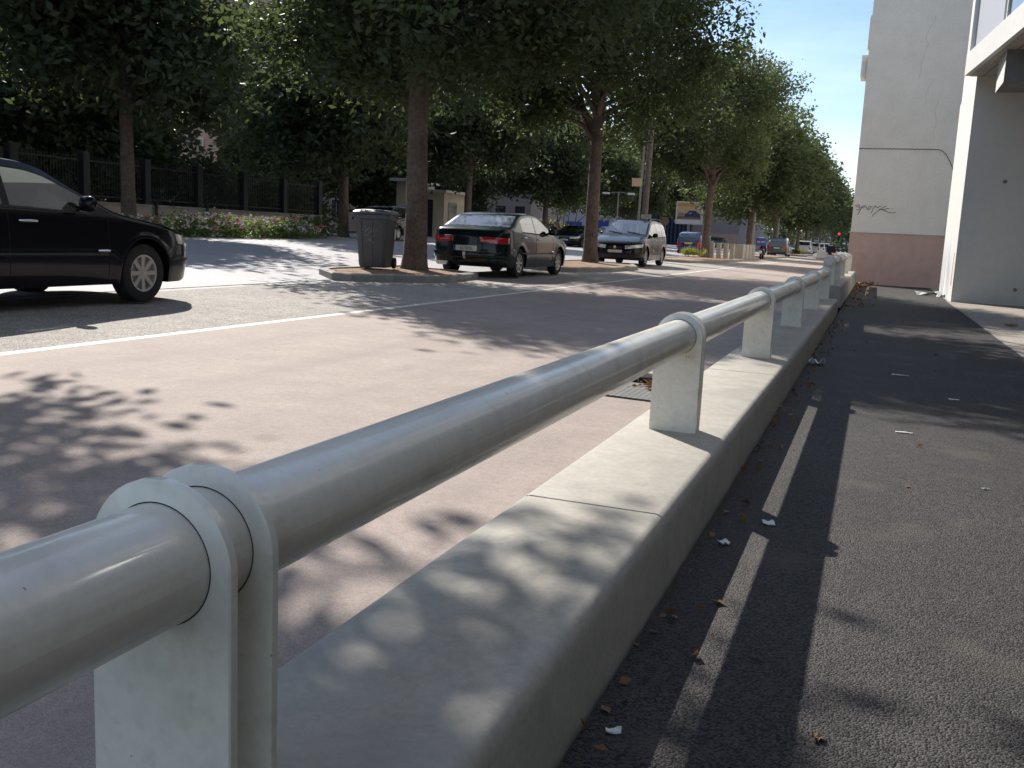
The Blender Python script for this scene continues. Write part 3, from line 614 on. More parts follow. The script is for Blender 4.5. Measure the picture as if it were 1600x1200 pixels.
def make_car(kind, name, loc, rz, paint, label, detail=2, cat='car', front_to=None, plate=None, plate_front=None, pane_mat='glass_car', hub='rim', group='cars along the street', stretch=1.0, rails=False, seats='seat'):
    sp = SPEC[kind]; L, Wd = sp['L'], sp['W']; rw = sp['wr']; ra = rw+.055
    t = tag(empty(name, loc, rz), label, cat, group); t.scale = (stretch, stretch, stretch)
    ss = np.linspace(0, L, 400); Ts = np.interp(ss, *zip(*sp['top'])); kk = np.exp(-.5*(np.arange(-12, 13)*L/399/.045)**2); kk /= kk.sum()
    Ts = np.convolve(np.pad(Ts, 12, mode='edge'), kk, 'valid')
    T = lambda s: float(np.interp(s, ss, Ts)); belt = lambda s: min(float(np.interp(s, *zip(*sp['belt']))), T(s)-.03)
    def zb(s):
        z = .21+.06*max(0, (.25-s)/.25)+.10*max(0, (s-L+.35)/.35)
        for a in sp['ax']:
            d = abs(s-a)
            if d < ra: z = max(z, rw+math.sqrt(ra*ra-d*d))
        return z
    def plan(s):
        a, b = .75, .6
        return (1-.27*((a-s)/a)**3 if s < a else 1)*(1-.2*((s-L+b)/b)**3 if s > L-b else 1)
    def X(s, z):
        h = Wd/2*plan(s); bz = belt(s); g = 1.0
        if z < .5: g = 1-.07*((.5-z)/.35)**2
        else: g = 1-.04*((min(z, bz)-.5)/.5)**2
        x = h*g
        # flared lip round the wheel arches
        for a in sp['ax']:
            d = math.hypot(s-a, z-rw)
            if ra-.02 < d < ra+.07: x += .012*(1-abs(d-ra-.02)/.06) if abs(d-ra-.02) < .06 else 0
        if z > bz: x -= sp['tumble']*(z-bz)*(1+.25*(z-bz))
        return max(x, .05)
    def Y(s, z):
        y = L/2-s
        y -= .16*max(0, z-.5)*math.exp(-s/.25); y += -.10*max(0, .40-z)*math.exp(-s/.2)
        y += .10*max(0, z-.6)*math.exp(-(L-s)/.25) + .15*max(0, .42-z)*math.exp(-(L-s)/.2); return y
    vr = [.07, .3, .6, .9, 1.0]
    st = set(np.round(np.linspace(0, L, int(L/.09)), 3)) | {0.015, .04, .08, L-.015, L-.04, L-.08}
    for a in sp['ax']: st |= set(np.round(a+ra*np.sin(np.linspace(-np.pi/2, np.pi/2, 17 if detail > 1 else 9)), 3)) | {round(a-ra-.004, 3), round(a+ra+.004, 3)}
    marks = list(sp['ws'])+list(sp['rw'])+[q for p_ in sp['panes'] for q in p_]
    st = sorted(x for x in st if all(abs(x-q) > .03 for q in marks)); st = sorted(set(st) | set(marks))
    def half(s):
        b0, bz, tz = zb(s), belt(s), T(s); zr = max(tz-.055, bz+.004)
        P = [(0, b0), (X(s, b0)*.84, b0)]
        for k in range(9): z = b0+(bz-b0)*k/8; P.append((X(s, z), z))
        for v in vr: z = bz+(zr-bz)*v; P.append((X(s, z), z))
        wrr = X(s, zr); P += [(wrr*.965, zr+(tz-zr)*.62), (wrr*.87, zr+(tz-zr)*.86), (wrr*.45, tz-.002), (0, tz)]
        return [(x, Y(s, z), z) for x, z in P]
    H = [half(s) for s in st]; m = len(H[0]); body = MB(); glass = {}
    for sg in (1, -1):
        for i in range(len(st)-1):
            sm = (st[i]+st[i+1])/2
            for k in range(m-1):
                q = [H[i][k], H[i+1][k], H[i+1][k+1], H[i][k+1]]; q = [(sg*x, y, z) for x, y, z in q]
                key = None
                if 11 <= k < 14:
                    for n_, (a, b) in enumerate(sp['panes']):
                        if a < sm < b: key = ('side_window', sg, n_)
                if k >= 17:
                    if sp['ws'][0] < sm < sp['ws'][1]: key = ('windscreen', 0, 0)
                    if sp['rw'][0] < sm < sp['rw'][1]: key = ('rear_window', 0, 0)
                (body if key is None else glass.setdefault(key, MB())).add(q, [(0, 1, 2, 3)])
    for hh, sgn in ((H[0], 1), (H[-1], -1)):        # bulged end caps
        rows = [[(a*x, y+sgn*sp['bulge']*(1-a*a), z) for a in np.linspace(-1, 1, 11)] for x, y, z in hh[1:-1]]
        rows = [[(r[0], r[1], r[2]) for r in row] for row in rows]
        body.grid(rows)
    def weld(me):
        bm = bmesh.new(); bm.from_mesh(me); bmesh.ops.remove_doubles(bm, verts=bm.verts, dist=.0015); bmesh.ops.recalc_face_normals(bm, faces=bm.faces); bm.to_mesh(me); bm.free(); me.shade_smooth(); me.set_sharp_from_angle(angle=R(38))
    o = body.build('body', paint, t); weld(o.data)
    for (nm, sg, n_), g in glass.items():
        og = g.build(nm, pane_mat if detail > 1 else 'glass_dark', t); weld(og.data)
    # band on the skin: path coordinate a from the centre line of an end, round the corner, along the side
    def ept(end, a, z, off):
        s0 = 0 if end > 0 else L; xe = X(s0, z); sg = 1 if a >= 0 else -1; q = abs(a)
        def raw(q):
            if q <= xe: return (q, Y(s0, z)+end*sp['bulge']*(1-(q/xe)**2))
            s = q-xe; s = s if end > 0 else L-s
            return (X(s, z), Y(s, z))
        p0, p1 = raw(max(q-.01, 0)), raw(q+.01); dx, dy = p1[0]-p0[0], p1[1]-p0[1]; l = math.hypot(dx, dy) or 1
        p = raw(q); nx, ny = (-dy/l, dx/l) if end > 0 else (dy/l, -dx/l)
        nx, ny = -nx*-1, ny*1
        if end > 0: nx, ny = -dy/l, dx/l
        else: nx, ny = dy/l, -dx/l
        if nx*p[0]+ny*end*.2 < 0: nx, ny = -nx, -ny
        return (sg*(p[0]+nx*off), p[1]+ny*off, z)
    def band(end, a0, a1, z0, z1, off, name, mt, parent=t, n=14):
        f0 = z0 if callable(z0) else (lambda a: z0); f1 = z1 if callable(z1) else (lambda a: z1)
        A = np.linspace(a0, a1, n); mb = MB(); rows = []
        for j, (fz, of) in enumerate(((0, -.004), (0, off*.7), (.25, off), (.75, off), (1, off*.7), (1, -.004))):
            rows.append([ept(end, a, f0(a)+(f1(a)-f0(a))*fz, -.004 if i in (0, n-1) else of) for i, a in enumerate([A[0]]+list(A[1:-1])+[A[-1]])])
        return mb.grid(rows).build(name, mt, parent, smooth=50)
    xf, xr = X(0, .7), X(L, .85)
    bz = T(0)
    # front
    for sg in (1, -1): band(1, sg*(xf*.52), sg*(xf+.42), lambda a: bz-.08+.12*max(0, abs(a)-xf*.52), lambda a: bz+.035+.10*max(0, abs(a)-xf*.5), .012, 'headlight', 'lamp_clear')
    band(1, -xf*.40, xf*.40, bz-.08, bz+.0, .012, 'grille', 'trim')
    band(1, -xf*.8, xf*.8, .27, .40, .012, 'lower_grille', 'trim')
    pf = band(1, -.26, .26, .44, .55, .018, 'number_plate', plate_front or 'plate_white')
    e = MB().lathe([(.0, .03), (.045, .03), (.05, .02), (.05, 0)], 16); eo = e.build('badge', 'chrome', t); eo.rotation_euler = (-math.pi/2, 0, 0); eo.location = (0, L/2+sp['bulge']+.0-.03, bz-.04)
    # rear
    tl = (T(L-.1)-.28, T(L-.1)-.15) if kind == 'saloon' else (belt(L)-.22, belt(L)+.08)
    for sg in (1, -1): band(-1, sg*(xr*(.42 if kind == 'saloon' else .82)), sg*(xr+(.30 if kind == 'saloon' else .2)), lambda a: tl[0]+(.03*max(0, 1-(abs(a)-xr*.4)/.3) if kind == 'saloon' else 0), tl[1], .014, 'tail_light', 'tail_red')
    zp = .60 if kind == 'saloon' else .74
    pr = band(-1, -.26, .26, zp-.055, zp+.055, .016, 'number_plate', plate or 'plate_white')
    band(-1, -xr-.35, xr+.35, .40, .52, .025, 'rear_bumper', paint)
    band(1, -xf-.3, xf+.3, .40, .47, .02, 'front_bumper', paint)
    # wheels
    for a in sp['ax']:
        for sg in (1, -1):
            w = MB(); n = 36 if detail > 1 else 18; wd = .20; x0 = Wd/2-.03
            prof = [(rw*.62, -wd), (rw*.92, -wd), (rw, -wd+.03), (rw, -.03), (rw*.965, -.008), (rw*.8, .004), (rw*.66, -.004), (rw*.64, -.03)]
            w.lathe(prof, n, 'x'); wo = w.build('wheel', 'tyre', t, smooth=40, loc=(sg*x0, L/2-a, rw)); wo.scale = (sg, 1, 1)
            r = MB(); r.lathe([(rw*.63, -.006), (rw*.57, -.012), (rw*.55, -.06), (.05, -.055), (.05, -.02), (.001, -.015)], n, 'x')
            ns = 8
            for k in range(ns):
                q = 2*math.pi*k/ns; c_, s_ = math.cos(q), math.sin(q)
                for rr0, rr1, hw0, hw1 in ((.04, rw*.58, .022, .024),):
                    pts = [(rr0, -hw0), (rr1, -hw1), (rr1, hw1), (rr0, hw0)]; xs = (-.022, -.012, -.012, -.022)
                    vs = [(xx, u*c_-v*s_, u*s_+v*c_) for (u, v), xx in zip(pts, xs)]; vb = [(-.058, y, z) for x, y, z in vs]
                    r.add(vs+vb, [(0, 1, 2, 3), (0, 4, 5, 1), (1, 5, 6, 2), (2, 6, 7, 3), (3, 7, 4, 0)])
            hb = r.build('rim', hub, wo)
            dk = MB().lathe([(rw*.6, -.062), (.001, -.062)], 16, 'x').build('brake_disc', 'trim', wo)
    # mirrors, handles, door seams
    sm0 = sp['panes'][0][0]+(.08 if kind != 'mpv' else .35)
    for sg in (1, -1):
        zc = belt(sm0)+.07; xb = X(sm0, zc); yb = Y(sm0, zc)
        q = MB(); q.tube([(xb-.04, yb, zc-.02), (xb+.05, yb, zc-.01)], .025, 8)
        n = 10; prof = []
        rows = []
        for i, (dx, hh, dd) in enumerate(((.03, .045, .03), (.06, .075, .06), (.14, .08, .065), (.19, .065, .05), (.21, .03, .02))):
            rows.append([(xb+dx, yb+dd*math.cos(a), zc+.03+hh*math.sin(a)) for a in np.linspace(0, 2*math.pi, n+1)])
        q.grid(rows); q.add(rows[0][:-1], [tuple(range(n))]); q.add(rows[-1][:-1], [tuple(range(n))])
        qo = q.build('door_mirror', 'trim' if detail < 3 else paint, t, smooth=50); qo.scale = (sg, 1, 1)
        if detail > 1:
            for (a, b) in ((sp['doors'][0], sp['doors'][1]), (sp['doors'][1], sp['doors'][2])):
                s_ = b-.22; z = belt(s_)-.10; h = MB(); h.tube([(X(s_+dx, z)+of, Y(s_+dx, z), z) for dx, of in ((-.09, -.004), (-.08, .022), (.08, .022), (.09, -.004))], .014, 8)
                ho = h.build('door_handle', 'chrome' if detail > 2 else paint, t, smooth=50); ho.scale = (sg, 1, 1)
            for s_ in sp['doors']:
                sm_ = MB(); z1 = belt(s_)-.005; z0_ = max(zb(s_)+.06, .26)
                sm_.tube([(X(s_, z)+.0005, Y(s_, z), z) for z in np.linspace(z0_, z1, 8)], .004, 4)
                so = sm_.build('door_seam', 'black_gap', t); so.scale = (sg, 1, 1)
            mo = MB().tube([(X(s_, z)+.004, Y(s_, z), z) for s_ in np.linspace(sp['doors'][0]+.03, sp['doors'][2]+.0, 16) for z in [.52]], .018, 6).build('side_moulding', 'trim', t); mo.scale = (sg, 1, 1)
            if detail > 2: 
                fl = MB(); s_ = sp['doors'][0]+.02; fl.tube([(X(s_+d, .55)+.02, Y(s_+d, .55), .555) for d in (0, .05, .16)], [.012, .016, .012], 6); fo = fl.build('door_badge', 'chrome', t); fo.scale = (sg, 1, 1)
        ws = MB()     # chrome/black weather strip under the panes
        ws.tube([(X(s_, belt(s_)+.012)+.004, Y(s_, belt(s_)), belt(s_)+.012) for s_ in np.linspace(sp['panes'][0][0], sp['panes'][-1][1], 14)], .012, 5); wo_ = ws.build('window_strip', 'trim', t); wo_.scale = (sg, 1, 1)
    if rails:
        for sg in (1, -1):
            rl = MB(); rl.tube([(sg*(X(s_, T(s_)-.055)-.04), Y(s_, T(s_)), T(s_)+(.05 if 2.25 < s_ < 4.05 else -.01)) for s_ in (2.1, 2.3, 3.0, 3.6, 4.0, 4.15)], .018, 6); rl.build('roof_rail', 'trim', t, smooth=50)
    if detail > 1:
        fl = MB().box(-Wd/2+.2, Wd/2-.2, -L/2+1.0, L/2-1.2, .30, .34); fl.build('cabin_floor', 'trim', t)
        yd = L/2-sp['doors'][1]
        for sg in (1, -1):
            s_ = MB(); s_.box(sg*.37-.24, sg*.37+.24, yd-.05, yd+.45, .40, .58, bev=.05)
            P = [[(sg*.37+.23*math.copysign(abs(math.cos(a))**.6, math.cos(a)), yd-.06-.20*h+.07*math.sin(a), .55+.60*h) for a in np.linspace(0, 2*math.pi, 13)] for h in np.linspace(0, 1, 5)]
            s_.grid(P); s_.add(P[-1][:-1], [tuple(range(12))]); s_.box(sg*.37-.13, sg*.37+.13, yd-.33, yd-.24, 1.17, 1.33 if kind != 'saloon' else 1.29, bev=.03); s_.build('front_seat', seats, t, smooth=40)
        s_ = MB(); s_.box(-.62, .62, yd-1.0, yd-.5, .40, .58, bev=.05); s_.box(-.62, .62, yd-1.16, yd-1.0, .5, 1.02, bev=.05); s_.build('rear_bench', seats, t)
        d_ = MB(); d_.box(-Wd/2+.16, Wd/2-.16, yd+.72, yd+1.1, .62, .90, bev=.05); d_.build('dashboard', 'trim', t)
        w_ = MB(); w_.tube([(-.37+.18*math.cos(a), yd+.60-.05*math.sin(a), .88+.17*math.sin(a)) for a in np.linspace(0, 2*math.pi, 21)], .015, 6, cap=False); w_.tube([(-.37, yd+.60, .88), (-.37, yd+.75, .84)], .03, 6); w_.build('steering_wheel', 'trim', t, smooth=60)
        if front_to:    # wipers
            w_ = MB()
            for x0, x1, dz in ((-.55, -.05, .02), (.1, .62, .04)):
                P = []
                for f in np.linspace(0, 1, 6):
                    x = x0+(x1-x0)*f; s_ = sp['ws'][0]-.03+.12*f; P.append((x, Y(s_, T(s_)), T(s_)+.012))
                w_.tube(P, .01, 5)
            w_.build('wiper', 'trim', t)
    t['plates'] = 0; del t['plates']
    return t, dict(L=L, T=T, Y=Y, zp=zp, bulge=sp['bulge'], yr=Y(L, zp)-sp['bulge'])
def plate_text(t, info, body, end=-1):
    L = info['L']
    if end < 0: text_mesh(body, .10, 'ink', t, (.03, info['yr']-.0175, info['zp']-.002), (math.pi/2, 0, 0), sx=.62)
    else: text_mesh(body, .10, 'ink', t, (0, L/2+info['bulge']+.012, .495), (math.pi/2, 0, math.pi), sx=.72)
def car_at(kind, name, xc, y_rear_or_front, heading, *a, **k):
    # heading +1: drives away along the street (rear at y); -1: faces the camera (front at y)
    L = SPEC[kind]['L']*k.get('stretch', 1.0); y = y_rear_or_front+L/2
    return make_car(kind, name, (xc, y, zx(xc)), 0 if heading > 0 else math.pi, *a, **k)
GP = 'cars parked in the bays along the plaza'
car_at('saloon', 'parked_car', -8.35, 4.78, 1, 'paint_black', 'large black car cropped by the left edge, front wheel and mirror in view', detail=3, group=GP, hub='rim_dull', stretch=1.02, seats='seat_pale', pane_mat='glass_bright_film')
t, i = car_at('saloon', 'parked_car', -8.06, 18.75, 1, 'paint_green', 'dark green saloon parked with its rear and red lights toward the camera', detail=3, group=GP); 
plate_text(t, i, 'BZ-730-KL')
MB().box(-.36, -.315, -2.395, -2.38, .545, .655).build('plate_band', 'plate_blue', t).location = (.095, 0, 0)
th = MB().tube([(0, -2.30, .40), (0, -2.42, .40), (0, -2.44, .47)], .022, 8); th.lathe([(.001, .07), (.03, .06), (.036, .03), (.03, 0), (.018, -.03)], 10, c=(0, -2.44, .46)); th.build('tow_ball', 'sign_white', t, smooth=60)
MB().tube([(-.25, .1, 1.39), (-.05, -.55, 1.75)], [.006, .002], 5).build('antenna', 'antenna', t)
t, i = car_at('mpv', 'parked_car', -8.38, 32.35, -1, 'paint_brownblack', 'black people carrier parked facing the camera behind a tree trunk', detail=3, group=GP, front_to=1, rails=True, plate_front='plate_white', hub='rim')
t, i = car_at('hatch', 'moving_car', -11.75, 64.5, 1, 'paint_blue', 'blue hatchback with yellow rear plate driving away on the road', detail=2, plate='plate_yellow', stretch=1.02)
car_at('suv', 'parked_car', -8.3, 88.5, 1, 'paint_grey', 'grey estate car parked with its rear behind the blue delivery scooter', detail=2, group=GP)
car_at('suv', 'parked_car', -8.55, 126, 1, 'paint_white', 'white off-roader parked beyond the grey car, tree trunk before it', detail=2, group=GP)
for y, pt, kd, lb in ((143, 'paint_cream', 'mpv', 'cream van-like car parked just beyond the white off-roader'), (157, 'paint_white', 'mpv', 'white car parked far off, second beyond the white off-roader'), (173, 'paint_white', 'suv', 'white car parked far off, third beyond the white off-roader'), (188, 'paint_silver', 'hatch', 'silver car parked farthest off along the near row')):
    car_at(kd, 'parked_car', -8.4, y, 1, pt, lb, detail=1, group=GP)
GF = 'cars on the far side of the road'
car_at('saloon', 'parked_car', -17.55, 55.5, -1, 'paint_black', 'dark saloon with bright windscreen facing the camera on the far side', detail=2, group=GF)
car_at('hatch', 'parked_car', -15.55, 56.6, -1, 'paint_silver', 'silver-grey small car with dark windscreen beside the dark saloon on the far side', detail=2, group=GF)
make_car('hatch', 'parked_car', (-20.2, 38.8, .62), 0, 'paint_black', 'dark car on the far pavement, mostly hidden by the wheelie bin and tree', detail=2, group=GF)
for x, y, pt, lb in ((-17.6, 104, 'paint_silver', 'silver car facing the camera on the far kerb, right of the tree by the blocks'), (-17.5, 112, 'paint_grey', 'grey car on the far kerb, second behind the blue hatchback'), (-17.6, 121, 'paint_silver', 'pale car with bright windscreen on the far kerb, third behind the blue hatchback'), (-17.5, 131, 'paint_black', 'dark car on the far kerb, fourth behind the blue hatchback')):
    car_at('saloon' if y > 110 else 'hatch', 'parked_car', x, y, -1, pt, lb, detail=1, group=GF)

# delivery scooter with a blue top box
sc = tag(empty('delivery_scooter', (-7.15, 66.5, zx(-7.15))), 'delivery scooter seen from behind with a big blue top box', 'scooter')
def wheel_sc(y):
    w = MB().lathe([(.16, -.05), (.24, -.055), (.27, -.03), (.275, 0), (.27, .03), (.24, .055), (.16, .05), (.16, -.05)], 20, 'x', c=(0, 0, 0)); o = w.build('wheel', 'tyre', sc, smooth=50, loc=(0, y, .275))
    MB().lathe([(.001, -.03), (.16, -.04), (.16, .04), (.001, .03)], 14, 'x').build('rim', 'rim_dull', o)
wheel_sc(-.65); wheel_sc(.65)
def loft(name, secs, m, par, n=14, sm=60):
    P = [[(cx+hw*math.copysign(abs(math.cos(a))**.7, math.cos(a)), y, z+hh*math.copysign(abs(math.sin(a))**.7, math.sin(a))) for a in np.linspace(0, 2*math.pi, n+1)] for (y, cx, z, hw, hh) in secs]
    b = MB().grid(P); b.add(P[0][:-1], [tuple(range(n))]); b.add(P[-1][:-1], [tuple(range(n))]); return b.build(name, m, par, smooth=sm)
loft('body', [(-.95, 0, .66, .05, .06), (-.85, 0, .62, .15, .13), (-.5, 0, .58, .19, .18), (-.1, 0, .52, .18, .18), (.05, 0, .36, .16, .06), (.35, 0, .34, .17, .05)], 'paint_black', sc)
loft('front_shield', [(.36, 0, .62, .22, .34), (.46, 0, .66, .20, .34), (.56, 0, .70, .08, .25)], 'paint_black', sc)
loft('seat', [(-.75, 0, .79, .12, .05), (-.4, 0, .80, .16, .06), (.0, 0, .76, .12, .05)], 'trim', sc)
loft('mudguard', [(-1.02, 0, .42, .06, .05), (-.9, 0, .58, .09, .04), (-.6, 0, .60, .09, .03)], 'trim', sc)
m = MB(); m.box(-.34, .34, -1.08, -.45, .90, 1.42, bev=.05); bx = m.build('top_box', 'box_blue', sc)
MB().box(-.28, -.05, -1.087, -1.081, 1.10, 1.2).build('logo', 'box_orange', bx); MB().box(.0, .26, -1.087, -1.081, 1.15, 1.19).build('logo', 'sign_white', bx); MB().box(-.22, .12, -.98, -.6, 1.42, 1.47, bev=.02).build('lid_bag', 'sign_white', bx)
MB().box(-.1, .1, -1.035, -1.02, .42, .60).build('number_plate', 'plate_white', sc); MB().box(-.08, .08, -1.03, -1.0, .66, .74, bev=.015).build('tail_light', 'tail_red', sc)
h = MB(); h.tube([(-.34, .38, 1.02), (-.1, .45, 1.0), (.1, .45, 1.0), (.34, .38, 1.02)], .017, 8); h.tube([(0, .5, .3), (0, .45, 1.0)], .03, 8); h.tube([(-.05, .68, .25), (-.06, .5, .8)], .025, 8); h.tube([(.05, .68, .25), (.06, .5, .8)], .025, 8); h.build('handlebar', 'trim', sc, smooth=60)
for s_ in (-1, 1):
    q = MB(); q.tube([(s_*.25, .42, 1.02), (s_*.36, .42, 1.22)], .007, 6); q.lathe([(.001, .012), (.06, .01), (.065, 0), (.06, -.01), (.001, -.012)], 14, c=(0, 0, 0)); q.v = [(x, y, z) if i < 12 else (x+s_*.39, z+.42, y+1.26) for i, (x, y, z) in enumerate(q.v)]; q.build('mirror', 'sign_white', sc, smooth=60)
q = MB().grid([[(x, .44+.05*(1-(x/.2)**2)+.03*(1.0-z), z) for x in np.linspace(-.2, .2, 9)] for z in np.linspace(1.0, 1.42, 5)]); q.build('windshield', 'glass_car', sc)
st = MB().tube([(-.12, -.2, .3), (-.18, -.3, .02)], .015, 6); st.tube([(.12, -.2, .3), (.18, -.3, .02)], .015, 6); st.build('stand', 'steel', sc)
# dark motorbike at the corner of the beige building
mb = tag(empty('parked_motorbike', (-2.15, 52, zx(-2.15))), 'small dark motorbike parked at the far corner of the beige building', 'motorbike')
for y in (-.65, .68):
    o = MB().lathe([(.2, -.05), (.28, -.055), (.3, 0), (.28, .055), (.2, .05), (.2, -.05)], 18, 'x').build('wheel', 'tyre', mb, smooth=50, loc=(0, y, .3)); MB().lathe([(.001, -.02), (.2, -.03), (.2, .03), (.001, .02)], 12, 'x').build('rim', 'rim_dull', o)
loft('body', [(-.95, 0, .78, .05, .06), (-.6, 0, .76, .15, .11), (-.1, 0, .62, .2, .25), (.3, 0, .72, .2, .22), (.55, 0, .85, .12, .1)], 'paint_black', mb)
loft('fairing', [(.42, 0, .95, .22, .12), (.6, 0, .95, .18, .16), (.78, 0, .85, .06, .08)], 'paint_black', mb)
h = MB(); h.tube([(-.36, .35, 1.05), (0, .48, 1.0), (.36, .35, 1.05)], .017, 8); h.tube([(-.07, .68, .3), (-.07, .45, 1.0)], .025, 8); h.tube([(.07, .68, .3), (.07, .45, 1.0)], .025, 8); h.build('handlebar', 'trim', mb)
MB().box(-.22, .22, -1.1, -.75, .86, 1.2, bev=.05).build('top_box', 'trim', mb); MB().box(-.07, .07, -1.0, -.96, .7, .78).build('tail_light', 'tail_red', mb)
# ------------------------------------------------------------------ kerbed islands
def island(poly, label, mulch_col='mulch'):
    cx = sum(p[0] for p in poly)/len(poly); cy = sum(p[1] for p in poly)/len(poly); t = tag(empty('kerb_island', (cx, cy, 0)), label, 'kerb island', 'kerbed tree islands')
    n = len(poly); w = .16
    def inset(d):
        out = []
        for i in range(n):
            p0, p1, p2 = Vector(poly[i-1]), Vector(poly[i]), Vector(poly[(i+1) % n]); a = (p1-p0).normalized(); b = (p2-p1).normalized()
            na = Vector((-a.y, a.x)); nb = Vector((-b.y, b.x)); m = (na+nb); m.normalize(); k = d/max(.4, m.dot(na)); out.append((p1.x+m.x*k, p1.y+m.y*k))
        return out
    I = [inset(d) for d in (0, .012, .03, w-.012, w)]; Z = [-.1, .115, .13, .13, .118]; Z[0] = -.1
    # kerb stones: one part per metre of edge
    for i in range(n):
        j = (i+1) % n; ln = math.dist(poly[i], poly[j]); k = max(1, round(ln/1.0))
        for q in range(k):
            f0, f1 = q/k, (q+1)/k; g = .004/ln
            lerp = lambda R_, f: (R_[i][0]*(1-f)+R_[j][0]*f, R_[i][1]*(1-f)+R_[j][1]*f)
            rows = []
            for f in (f0+g, f1-g):
                prof = [lerp(I[0], f)+(-.1,), lerp(I[0], f)+(.112,), lerp(I[2], f)+(.13,), lerp(I[3], f)+(.13,), lerp(I[4], f)+(-.1,)]
                rows.append([(x-cx, y-cy, zx(x)+z) for x, y, z in prof])
            m = MB().grid(rows); m.add(rows[0], [(0, 1, 2, 3, 4)]); m.add(rows[1], [(4, 3, 2, 1, 0)]); m.build('kerb_stone', 'stone_kerb', t)
    m = MB(); m.add([(x-cx, y-cy, zx(x)+.105) for x, y in I[4]], [tuple(range(n))]); m.build('planting_soil', mulch_col, t)
    return t
island([(-9.62, 15.9), (-9.5, 15.3), (-8.65, 14.35), (-8.35, 14.5), (-7.48, 16.0), (-7.40, 16.5), (-7.55, 18.2), (-8.2, 18.62), (-9.62, 18.62)], 'nearest kerbed tree island carrying the grey wheelie bin and thick tree')
island([(-9.62, 24.6), (-7.9, 24.3), (-7.5, 24.9), (-7.08, 27.2), (-7.06, 30.2), (-7.6, 31.9), (-9.62, 31.9)], 'second kerbed tree island, in front of the black people carrier')
island([(-9.62, 43.6), (-8.3, 42.9), (-7.9, 43.1), (-7.06, 46.0), (-7.06, 64.0), (-7.5, 65.0), (-9.62, 65.0)], 'third long kerbed tree island carrying the concrete blocks')
island([(-9.62, 72), (-7.6, 72), (-7.1, 73), (-7.1, 86.0), (-7.5, 87), (-9.62, 87)], 'fourth kerbed tree island, right of the delivery scooter')
island([(-9.62, 104), (-7.6, 104), (-7.1, 106), (-7.1, 121.0), (-7.5, 123), (-9.62, 123)], 'fifth far kerbed tree island, in front of the white off-roader')
# concrete blocks
bl = [(-8.55, 55.3), (-8.28, 55.6), (-8.02, 55.9), (-7.76, 56.2)]
names = ['leftmost block of the front concrete row, next to the tree', 'second concrete block from the left in the front row', 'third concrete block from the left in the front row', 'right-hand end block of the front concrete row']
zi = .13
for (x, y), lb in zip([(-8.55, 54.2), (-8.27, 54.9), (-7.98, 55.6), (-7.72, 56.3)], names):
    b = MB().box(-.115, .115, -.24, .24, 0, .84, bev=.02).build('concrete_block', 'kerb_conc', None, loc=(x, y, zx(x)+zi-.03)); tag(b, 'grey-beige '+lb, 'concrete block', 'concrete blocks on the tree island')
names = ['nearest block of the receding concrete row, after the gap', 'second block of the receding concrete row after the gap', 'third block of the receding concrete row after the gap', 'farthest block of the receding concrete row after the gap']
for k, lb in enumerate(names):
    x, y = -7.55, 57.9+1.65*k; b = MB().box(-.3, .3, -.5, .5, 0, .84, bev=.02).build('concrete_block', 'kerb_conc', None, loc=(x, y, zx(x)+zi-.03)); tag(b, 'grey-beige '+lb, 'concrete block', 'concrete blocks on the tree island')

# ------------------------------------------------------------------ wheelie bin
t = tag(empty('wheelie_bin', (-9.18, 16.85, zx(-9.2)+.112), R(14)), 'grey wheelie bin with scratched scrawl on its front, standing left of the thick trunk', 'bin'); t.scale = (1.06, 1.06, 1.05)
def rr(hw, hd, z, r=.06, n=5, yo=0):
    P = []
    for cx, cy, a0 in ((hw-r, hd-r, 0), (-hw+r, hd-r, 90), (-hw+r, -hd+r, 180), (hw-r, -hd+r, 270)):
        for i in range(n): a = R(a0+90*i/(n-1)); P.append((cx+r*math.cos(a), cy+r*math.sin(a)+yo, z))
    return P
secs = [rr(.235, .27, .03), rr(.255, .29, .08), rr(.30, .35, .86), rr(.31, .365, .90), rr(.335, .395, .915), rr(.335, .395, .985), rr(.31, .37, .99)]
m = MB().grid([s+s[:1] for s in secs]); m.add(secs[0], [tuple(range(len(secs[0])))]); m.add(secs[-1], [tuple(range(len(secs[-1])))]); m.build('body', 'bin_grey', t, smooth=40)
for x in (-.17, .0, .17):
    MB().add([(x-.012, -.285, .1), (x+.012, -.285, .1), (x*1.2+.012, -.352, .85), (x*1.2-.012, -.352, .85), (x-.012, -.302, .1), (x+.012, -.302, .1), (x*1.2+.012, -.366, .85), (x*1.2-.012, -.366, .85)], [(4, 5, 6, 7), (0, 3, 7, 4), (1, 5, 6, 2), (3, 2, 6, 7), (0, 1, 5, 4)]).build('rib', 'bin_grey', t)
sl = [rr(.345, .405, .992), rr(.355, .415, 1.0), rr(.355, .415, 1.03), rr(.32, .37, 1.065, .08), rr(.2, .24, 1.085, .1)]
m = MB().grid([s+s[:1] for s in sl]); m.add(sl[-1], [tuple(range(len(sl[-1])))]); m.tube([(-.2, -.42, 1.02), (-.18, -.47, 1.025), (.18, -.47, 1.025), (.2, -.42, 1.02)], .016, 8); lid = m.build('lid', 'bin_lid', t, smooth=35)
m = MB(); m.tube([(.3, .40, .93), (.3, .47, .95)], .016, 8); m.tube([(-.3, .40, .93), (-.3, .47, .95)], .016, 8); m.tube([(-.34, .47, .95), (.34, .47, .95)], .018, 8); m.build('handle', 'bin_grey', t, smooth=60)
for s_ in (-1, 1):
    o = MB().lathe([(.001, -.03), (.1, -.03), (.11, 0), (.1, .03), (.001, .03)], 18, 'x').build('wheel', 'tyre', t, smooth=50, loc=(s_*.27, .30, .11))
sc_ = MB()
def bp(px, py): # scrawl in pixels of the close-up
    z = .90-(py-220)*.00102; return ((px-440)*.00098, -.276-.09*(z/.9)-.0035-.004*0, z)
